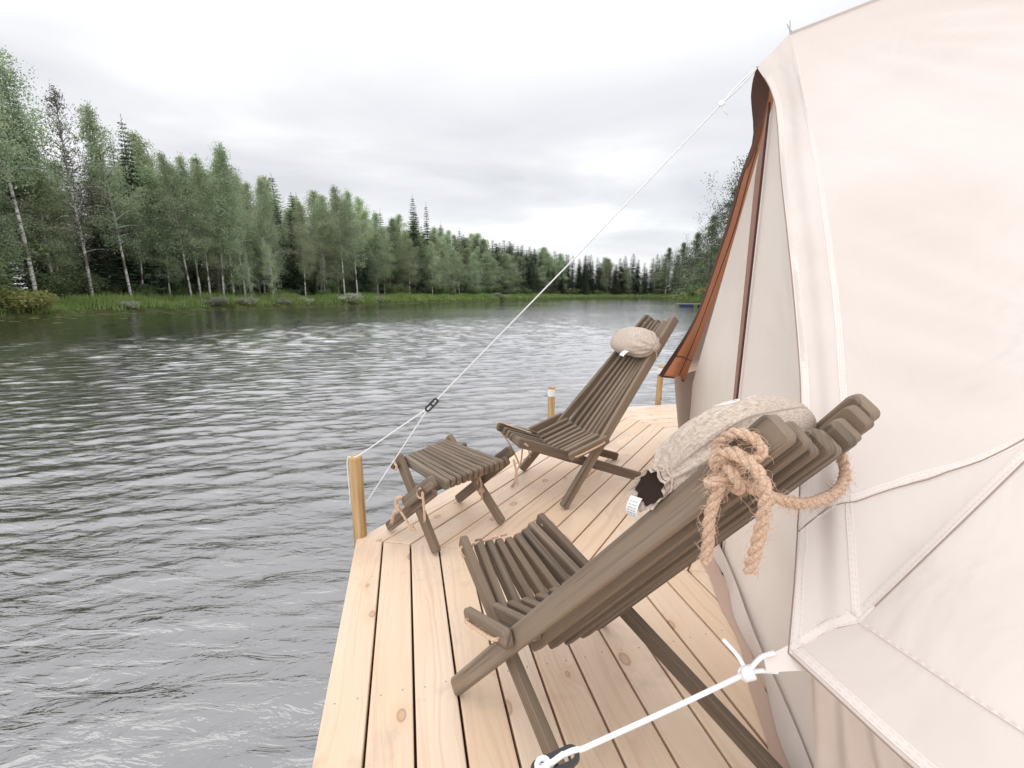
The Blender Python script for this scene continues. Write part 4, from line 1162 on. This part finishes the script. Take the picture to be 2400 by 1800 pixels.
DKT = birch(21, 15, .06, 4.2, nl=100, mat=M_ldark, lean=.3, leafn=210)
SPR = [spruce(31), spruce(32, width=2.1), spruce(33, width=2.8), spruce(34, width=1.8)]
SHB = [shrub(41), shrub(42, 1.4, 1.6), shrub(43, 2.0, 1.3)]
SHG = shrub(44, 1.0, 1.1, 2400, M_lgrey, .06); SHY = shrub(45, 1.3, 1.5, 2800, M_lyel, .07)
JB = [join_meshes('birch_tree', *m) for m in BIR]; JS = [join_meshes('spruce_tree', *m) for m in SPR]
def plant(kind, meshes, loc, h, H0, label, cat, group, parts=True, rz=None, wide=1.0, names=('trunk', 'crown')):
    rz = random.random() * 6.28 if rz is None else rz; s = h / H0
    if parts:
        r = empty(kind, loc, rz); r.scale = (s * wide, s * wide, s)
        for nm, me in zip(names, meshes): link(nm, me, r)
    else:
        r = link(kind, meshes, None); r.location = loc; r.rotation_euler = (0, 0, rz); r.scale = (s * wide, s * wide, s)
    tag(r, label, cat, group); return r
def sink(p, d=.15): return V((p.x, p.y, p.z - d))
# named trees of the left bank, placed where they stand
def gz(x, y):
    best = min(range(nB), key=lambda i: (BL[i].x - x) ** 2 + (BL[i].y - y) ** 2)
    off = (V((x, y, 0)) - BL[best]).dot(BN[best]) - wob(best); return float(bank_h(max(off, .5))) - .1
def hero(px, y, meshes, h, label, kind='birch_tree', cat='birch tree', rz=None, wide=1.0):
    y0 = y; need = 2.2 if h < 8 else (3.8 if kind == 'birch_tree' else 8)
    def off_(yy):
        xx = (px - 1200) / 1101 * yy; b = min(range(nB), key=lambda i: (BL[i].x - xx) ** 2 + (BL[i].y - yy) ** 2)
        return (V((xx, yy, 0)) - BL[b]).dot(BN[b]) - wob(b)
    while off_(y) < need and y < y0 * 1.5: y += .3
    h *= y / y0
    x = (px - 1200) / 1101 * y
    return plant(kind, meshes, (x, y, gz(x, y)), h, 15 if kind == 'birch_tree' else 16, label, cat, None, True, rz, wide)
hero(84, 32.6, HERO, 17.2, 'tallest birch at the far left edge with a long white trunk and high crown', rz=1.4)
hero(215, 36.5, DEADB, 15.2, 'half bare grey birch with thin leafless top, right of the tallest birch')
hero(306, 37.5, BIR[1], 14.2, 'slim birch with a clean pale trunk right of the half bare birch', rz=2.2)
hero(448, 43.5, BIR[5], 12.6, 'leaning thin birch, leftmost of the cluster of four pale trunks', rz=.6)
hero(470, 44.5, BIR[1], 12.6, 'straight thin birch, second trunk of the cluster of four', rz=3.4)
hero(492, 43.8, BIR[3], 12.0, 'birch with the whitest base, third trunk of the cluster of four', rz=1.0)
hero(524, 45.5, BIR[5], 13.0, 'crooked birch, rightmost trunk of the cluster of four', rz=4.0)
hero(575, 47.0, BIR[1], 14.0, 'birch with a white trunk standing alone right of the cluster of four', rz=2.0)
hero(640, 50.0, BIR[0], 12.2, 'slender birch in front of the dark gap in the left forest', rz=2.0)
hero(716, 53.0, BIR[3], 10.5, 'small bushy birch growing right of the dark forest gap', rz=2.0)
hero(808, 63.0, BIR[5], 14.5, 'birch with two thirds of bare pale trunk in mid forest', rz=5.0)
hero(838, 64.0, BIR[1], 14.0, 'thin birch right beside the bare-trunked birch of the mid forest', rz=1.0)
hero(588, 45.5, YB[0], 4.6, 'young round birch standing forward in the bank grass', wide=1.0)
hero(640, 47.0, YB[1], 6.2, 'young forked birch with its crown low over the grass', wide=1.0)
hero(110, 40.5, SPR[0], 17.6, 'pointed dark spruce rising behind the tallest birch', 'spruce_tree', 'spruce tree')
hero(345, 44.5, SPR[2], 15.6, 'spruce with a spire top above the left forest', 'spruce_tree', 'spruce tree')
hero(548, 54.0, BIR[4], 16.6, 'cone-shaped birch whose tip stands above its neighbours on the left', rz=1.2, wide=.95)
hero(975, 88.0, SPR[0], 17.6, 'tall dark spruce topping the middle of the tree line', 'spruce_tree', 'spruce tree')
hero(1005, 92.0, SPR[3], 17.0, 'narrow dark spruce just right of the tallest middle spruce', 'spruce_tree', 'spruce tree')
# the rest of the forest
GL = {'near': 'tree in the crowded forest on the near left bank', 'mid': 'tree in the forest along the middle of the left bank', 'far': 'tree in the distant forest closing the river', 'right': 'tree in the forest on the right bank behind the tent'}
cnt = {'b': 0, 's': 0}
i = float(iL0)
rs = random.Random(21)
while i < iEnd:
    p = bpt(i, 5); d = math.hypot(p.x, p.y); left = BL[int(i)].x < 15 and BL[int(i)].y < 160
    reg = 'near' if (left and d < 62) else 'mid' if (left and d < 120) else 'right' if (BL[int(i)].x > 20 and BL[int(i)].y < 150) else 'far'
    step = 2.1 if d < 62 else 2.3 if left and d < 120 else 2.2 if reg == 'right' else 2.5
    rowdef = ((6.6, 1.0, .12, 11.0), (9.5, 1.5, .25, 14.0), (13.5, 2, .38, 15.5), (18, 2.5, .50, 17.0))
    if reg == 'right': rowdef = ((6, 1.5, .15, 8.5), (9.5, 2, .30, 11.5), (14, 3, .45, 13.5), (20, 3, .5, 15))
    if reg == 'far': rowdef = ((7, 1.5, .30, 11.5), (10, 2, .5, 14), (14, 2, .6, 15.5), (19, 3, .65, 17))
    for ri, (o, j, ps, h) in enumerate(rowdef):
        if ri == 0 and rs.random() < .30: continue
        ii = i + rs.uniform(-1.2, 1.2); q = bpt(max(0, ii), o + rs.uniform(-j, j))
        dist = math.hypot(q.x, q.y); sp = rs.random() < (ps + (.25 if reg in ('far',) else .0) + (.15 if reg == 'mid' else 0))
        hh = h * rs.uniform(.84, 1.10)
        if reg in ('mid', 'near') and ri >= 2 and rs.random() < .15: hh *= 1.12
        parts = dist < 90
        k = 's' if sp else 'b'; cnt[k] += 1
        if cnt[k] > 288: continue
        if sp:
            m = rs.randrange(4); plant('spruce_tree', SPR[m] if parts else JS[m], sink(q), hh, 16, 'dark pointed spruce ' + GL[reg], 'spruce tree', 'spruces, ' + reg + ' forest', parts, rs.random() * 6.28, rs.uniform(1.0, 1.3) * (1.5 if reg in ('far', 'right') else 1.1))
        else:
            m = rs.randrange(6); plant('birch_tree', BIR[m] if parts else JB[m], sink(q), hh, 15, 'leafy green birch ' + GL[reg], 'birch tree', 'birches, ' + reg + ' forest', parts, rs.random() * 6.28, rs.uniform(1.1, 1.45) * (1.6 if reg in ('far', 'right') else 1.08))
    i += step
# undergrowth at the forest foot and willows on the grass
i = float(iL0); ns = 0
while i < iEnd:
    q = bpt(i, 5.2 + rs.uniform(-.5, 2.2)); d = math.hypot(q.x, q.y)
    m = rs.randrange(3); plant('shrub', SHB[m], sink(q, .1), rs.uniform(.9, 2.1), 1.6, 'leafy green shrub at the foot of the forest', 'shrub', 'undergrowth shrubs along the forest edge', d < 60, rs.random() * 6.28, rs.uniform(.8, 1.3), ('stems', 'foliage')) if d < 60 else None
    if d >= 60:
        me = bpy.data.meshes.get('shrub_joined_%d' % m) or join_meshes('shrub_joined_%d' % m, *SHB[m])
        plant('shrub', me, sink(q, .1), rs.uniform(1.1, 2.6), 1.6, 'leafy green shrub at the foot of the forest', 'shrub', 'undergrowth shrubs along the forest edge', False, rs.random() * 6.28, rs.uniform(.9, 1.5))
    i += 1.4 if d < 60 else 3.6
i = float(iL0)
while i < idx_y(125):
    q = bpt(i, 20 + rs.uniform(-3, 3)); m = rs.randrange(3); me = bpy.data.meshes.get('shrub_joined_%d' % m) or join_meshes('shrub_joined_%d' % m, *SHB[m])
    plant('shrub', me, sink(q, .1), rs.uniform(3.0, 4.6), 1.6, 'tall bushy thicket deep behind the trunks of the left forest', 'shrub', 'thickets deep in the left forest', False, rs.random() * 6.28, rs.uniform(.9, 1.2)); i += 1.9
def bsh(px, y, meshes, h, label, wide=1.0, off=1.2):
    # stand on the bank strip nearest to that spot
    x = (px - 1200) / 1101 * y
    best = min(range(nB), key=lambda k: (BL[k].x - x) ** 2 + (BL[k].y - y) ** 2); q = bpt(best, off)
    plant('shrub', meshes, sink(q, .1), h, 1.3, label, 'shrub', None, True, rs.random() * 6.28, wide, ('stems', 'foliage'))
bsh(130, 31, SHY, 1.4, 'yellow green shrub on the bank below the tallest birch', 1.5)
bsh(165, 32, SHY, 1.1, 'smaller yellowish shrub just right of the yellow green one', 1.3, .8)
bsh(15, 30, SHB[2], 2.6, 'big leafy shrub at the left edge of the picture', 1.3, 2.5)
bsh(360, 40, SHG, 0.84, 'low pale shrub at the waterline under the slim birch', 1.6, .6)
bsh(555, 48, SHG, 1.14, 'grey green willow, first of the pale bushes right of the cluster of four', 1.7, .7)
bsh(620, 51, SHG, 1.04, 'grey green willow below the dark forest gap', 1.6, .7)
bsh(700, 56, SHG, 0.94, 'small grey willow halfway along the grassy bank', 1.6, .8)
bsh(760, 60, SHG, 0.99, 'pale willow left of the largest silver willow', 1.5, .8)
bsh(845, 66, SHG, 1.56, 'largest silver grey willow on the grassy bank', 1.8, .8)
bsh(920, 74, SHG, 1.04, 'far pale willow near the narrowing bank', 1.8, .8)
bsh(1200, 120, SHG, 1.67, 'pale willow near the distant river bend', 2.0, .8)
for k in range(12):
    q = bpt(idx_y(78 + 5.5 * k, False), rs.uniform(.6, 2.5)); me = (SHY, SHG, SHB[0])[k % 3]
    plant('shrub', me, sink(q, .1), rs.uniform(1.2, 2.3), 1.3, 'mixed ochre and green shrub on the right bank by the dock', 'shrub', 'shrubs along the right bank', True, rs.random() * 6.28, 1.6, ('stems', 'foliage'))
# big leafy tree behind the awning
for (px, y, h, lab, ms) in ((1752, 40, 13.6, 'large dark leafy tree rising behind the backlit orange awning edge', DKT), (1700, 45, 10.6, 'leafy tree left of the large one behind the awning', DKT), (1655, 54, 9.6, 'rounded dark tree lower down beside the awning edge', DKT), (1622, 66, 9.2, 'dark leafy tree just above the grey dock', DKT), (1592, 84, 9.8, 'dark leafy tree left of the one above the grey dock', DKT), (1560, 112, 11.5, 'small dark tree farthest left on the right bank', DKT)):
    y0 = y
    while True:
        x = (px - 1200) / 1101 * y; b = min(range(nB), key=lambda i: (BL[i].x - x) ** 2 + (BL[i].y - y) ** 2)
        if ((V((x, y, 0)) - BL[b]).dot(BN[b]) - wob(b) > 3.2 and BL[b].x > 15) or y > y0 * 2.2: break
        y += .5
    h = 1.15 + (h - 1.15) * y / y0
    plant('broadleaf_tree', ms, (x, y, gz(x, y)), h, 15, lab, 'tree', None, True, 1.0, 1.25)

# ------------------------------------------------------------------ floating dock
dck = empty('floating_dock', (21.6, 55.8, WZ))
mb = MB()
for k in range(9): box(mb, (-1.7 + .42 * k, 0, .34), .40, 2.4, .05)
mb.build('planks', M_greyw, dck)
for sx in (-1.1, 1.1):
    mb = MB(); slat(mb, (sx - .75, -.85, .13), (sx + .75, -.85, .13), (0, 1, 0), .6, .34, .12, .04); mb.build('float', M_blue, dck)
tag(dck, 'small low grey dock on blue floats near the right bank', 'dock')

# ------------------------------------------------------------------ light, sky, camera
sun_el, sun_az = radians(52), radians(215)     # azimuth of the sun measured clockwise from +Y
w = bpy.data.worlds.new('World'); S.world = w; w.use_nodes = True; nt = w.node_tree; nt.nodes.clear()
N = nt.nodes.new; L = nt.links.new
sky = N('ShaderNodeTexSky'); sky.sky_type = 'NISHITA'; sky.sun_disc = False; sky.sun_elevation = sun_el; sky.sun_rotation = sun_az
tc = N('ShaderNodeTexCoord').outputs['Generated']
xyz = sepx(nt, tc)
zc = math_(nt, 'MAXIMUM', xyz[2], 0.0)
# project direction onto a cloud layer so bands flatten towards the horizon
dv = math_(nt, 'ADD', zc, .16)
cv = N('ShaderNodeCombineXYZ'); L(math_(nt, 'DIVIDE', xyz[0], dv), cv.inputs[0]); L(math_(nt, 'DIVIDE', xyz[1], dv), cv.inputs[1])
n1 = noise(nt, mapping(nt, cv.outputs[0], (.55, .9, 1), loc=(3.3, 1.2, 0)), 1.0, 5, .5, .35)
n2 = noise(nt, mapping(nt, cv.outputs[0], (.22, .35, 1), loc=(7.1, 4.2, 0)), 1.0, 2, .5)
cl = math_(nt, 'ADD', math_(nt, 'MULTIPLY', n1, .6), math_(nt, 'MULTIPLY', n2, .4))
cloud = ramp(nt, cl, [(.41, (.60, .605, .63)), (.49, (.72, .725, .74)), (.57, (.93, .93, .93))])
hi = ramp_f(nt, zc, 0, 1); up_ = N('ShaderNodeMapRange'); up_.interpolation_type = 'SMOOTHSTEP'; L(zc, up_.inputs[0]); up_.inputs[1].default_value = .22; up_.inputs[2].default_value = .72
cloud = mix(nt, up_.outputs[0], cloud, (1.02, 1.03, 1.045))
cloud = mix(nt, math_(nt, 'MULTIPLY', ramp_v(nt, zc, .13, .0), .7), cloud, (.93, .93, .935))
skyc = mix(nt, .92, mix(nt, 1.0, sky.outputs[0], (.10, .10, .10), 'MULTIPLY'), cloud)
bg = N('ShaderNodeBackground'); L(skyc, bg.inputs['Color']); bg.inputs['Strength'].default_value = 1.0
wo = N('ShaderNodeOutputWorld'); L(bg.outputs[0], wo.inputs['Surface'])
sl = bpy.data.lights.new('sun', 'SUN'); sl.energy = .95; sl.angle = radians(100); sl.color = (1, .965, .92)
so = bpy.data.objects.new('sun', sl); COL.objects.link(so)
sd = V((sin(sun_az) * cos(sun_el), cos(sun_az) * cos(sun_el), sin(sun_el)))
so.rotation_euler = sd.to_track_quat('Z', 'Y').to_euler()
cam = bpy.data.cameras.new('camera'); co = bpy.data.objects.new('camera', cam); COL.objects.link(co)
cam.sensor_width = 36; cam.lens = 36 * 1080 / 2400; cam.clip_start = .02; cam.clip_end = 2500
co.location = (0, 0, 1.15); co.rotation_euler = (radians(90) - math.atan(212 / 1080), 0, 0)
S.camera = co
S.render.resolution_x = 1024; S.render.resolution_y = 768
S.view_settings.view_transform = 'Standard'; S.view_settings.look = 'None'; S.view_settings.exposure = .38; S.view_settings.gamma = 1
print('trees', cnt, 'objects', len(bpy.data.objects))
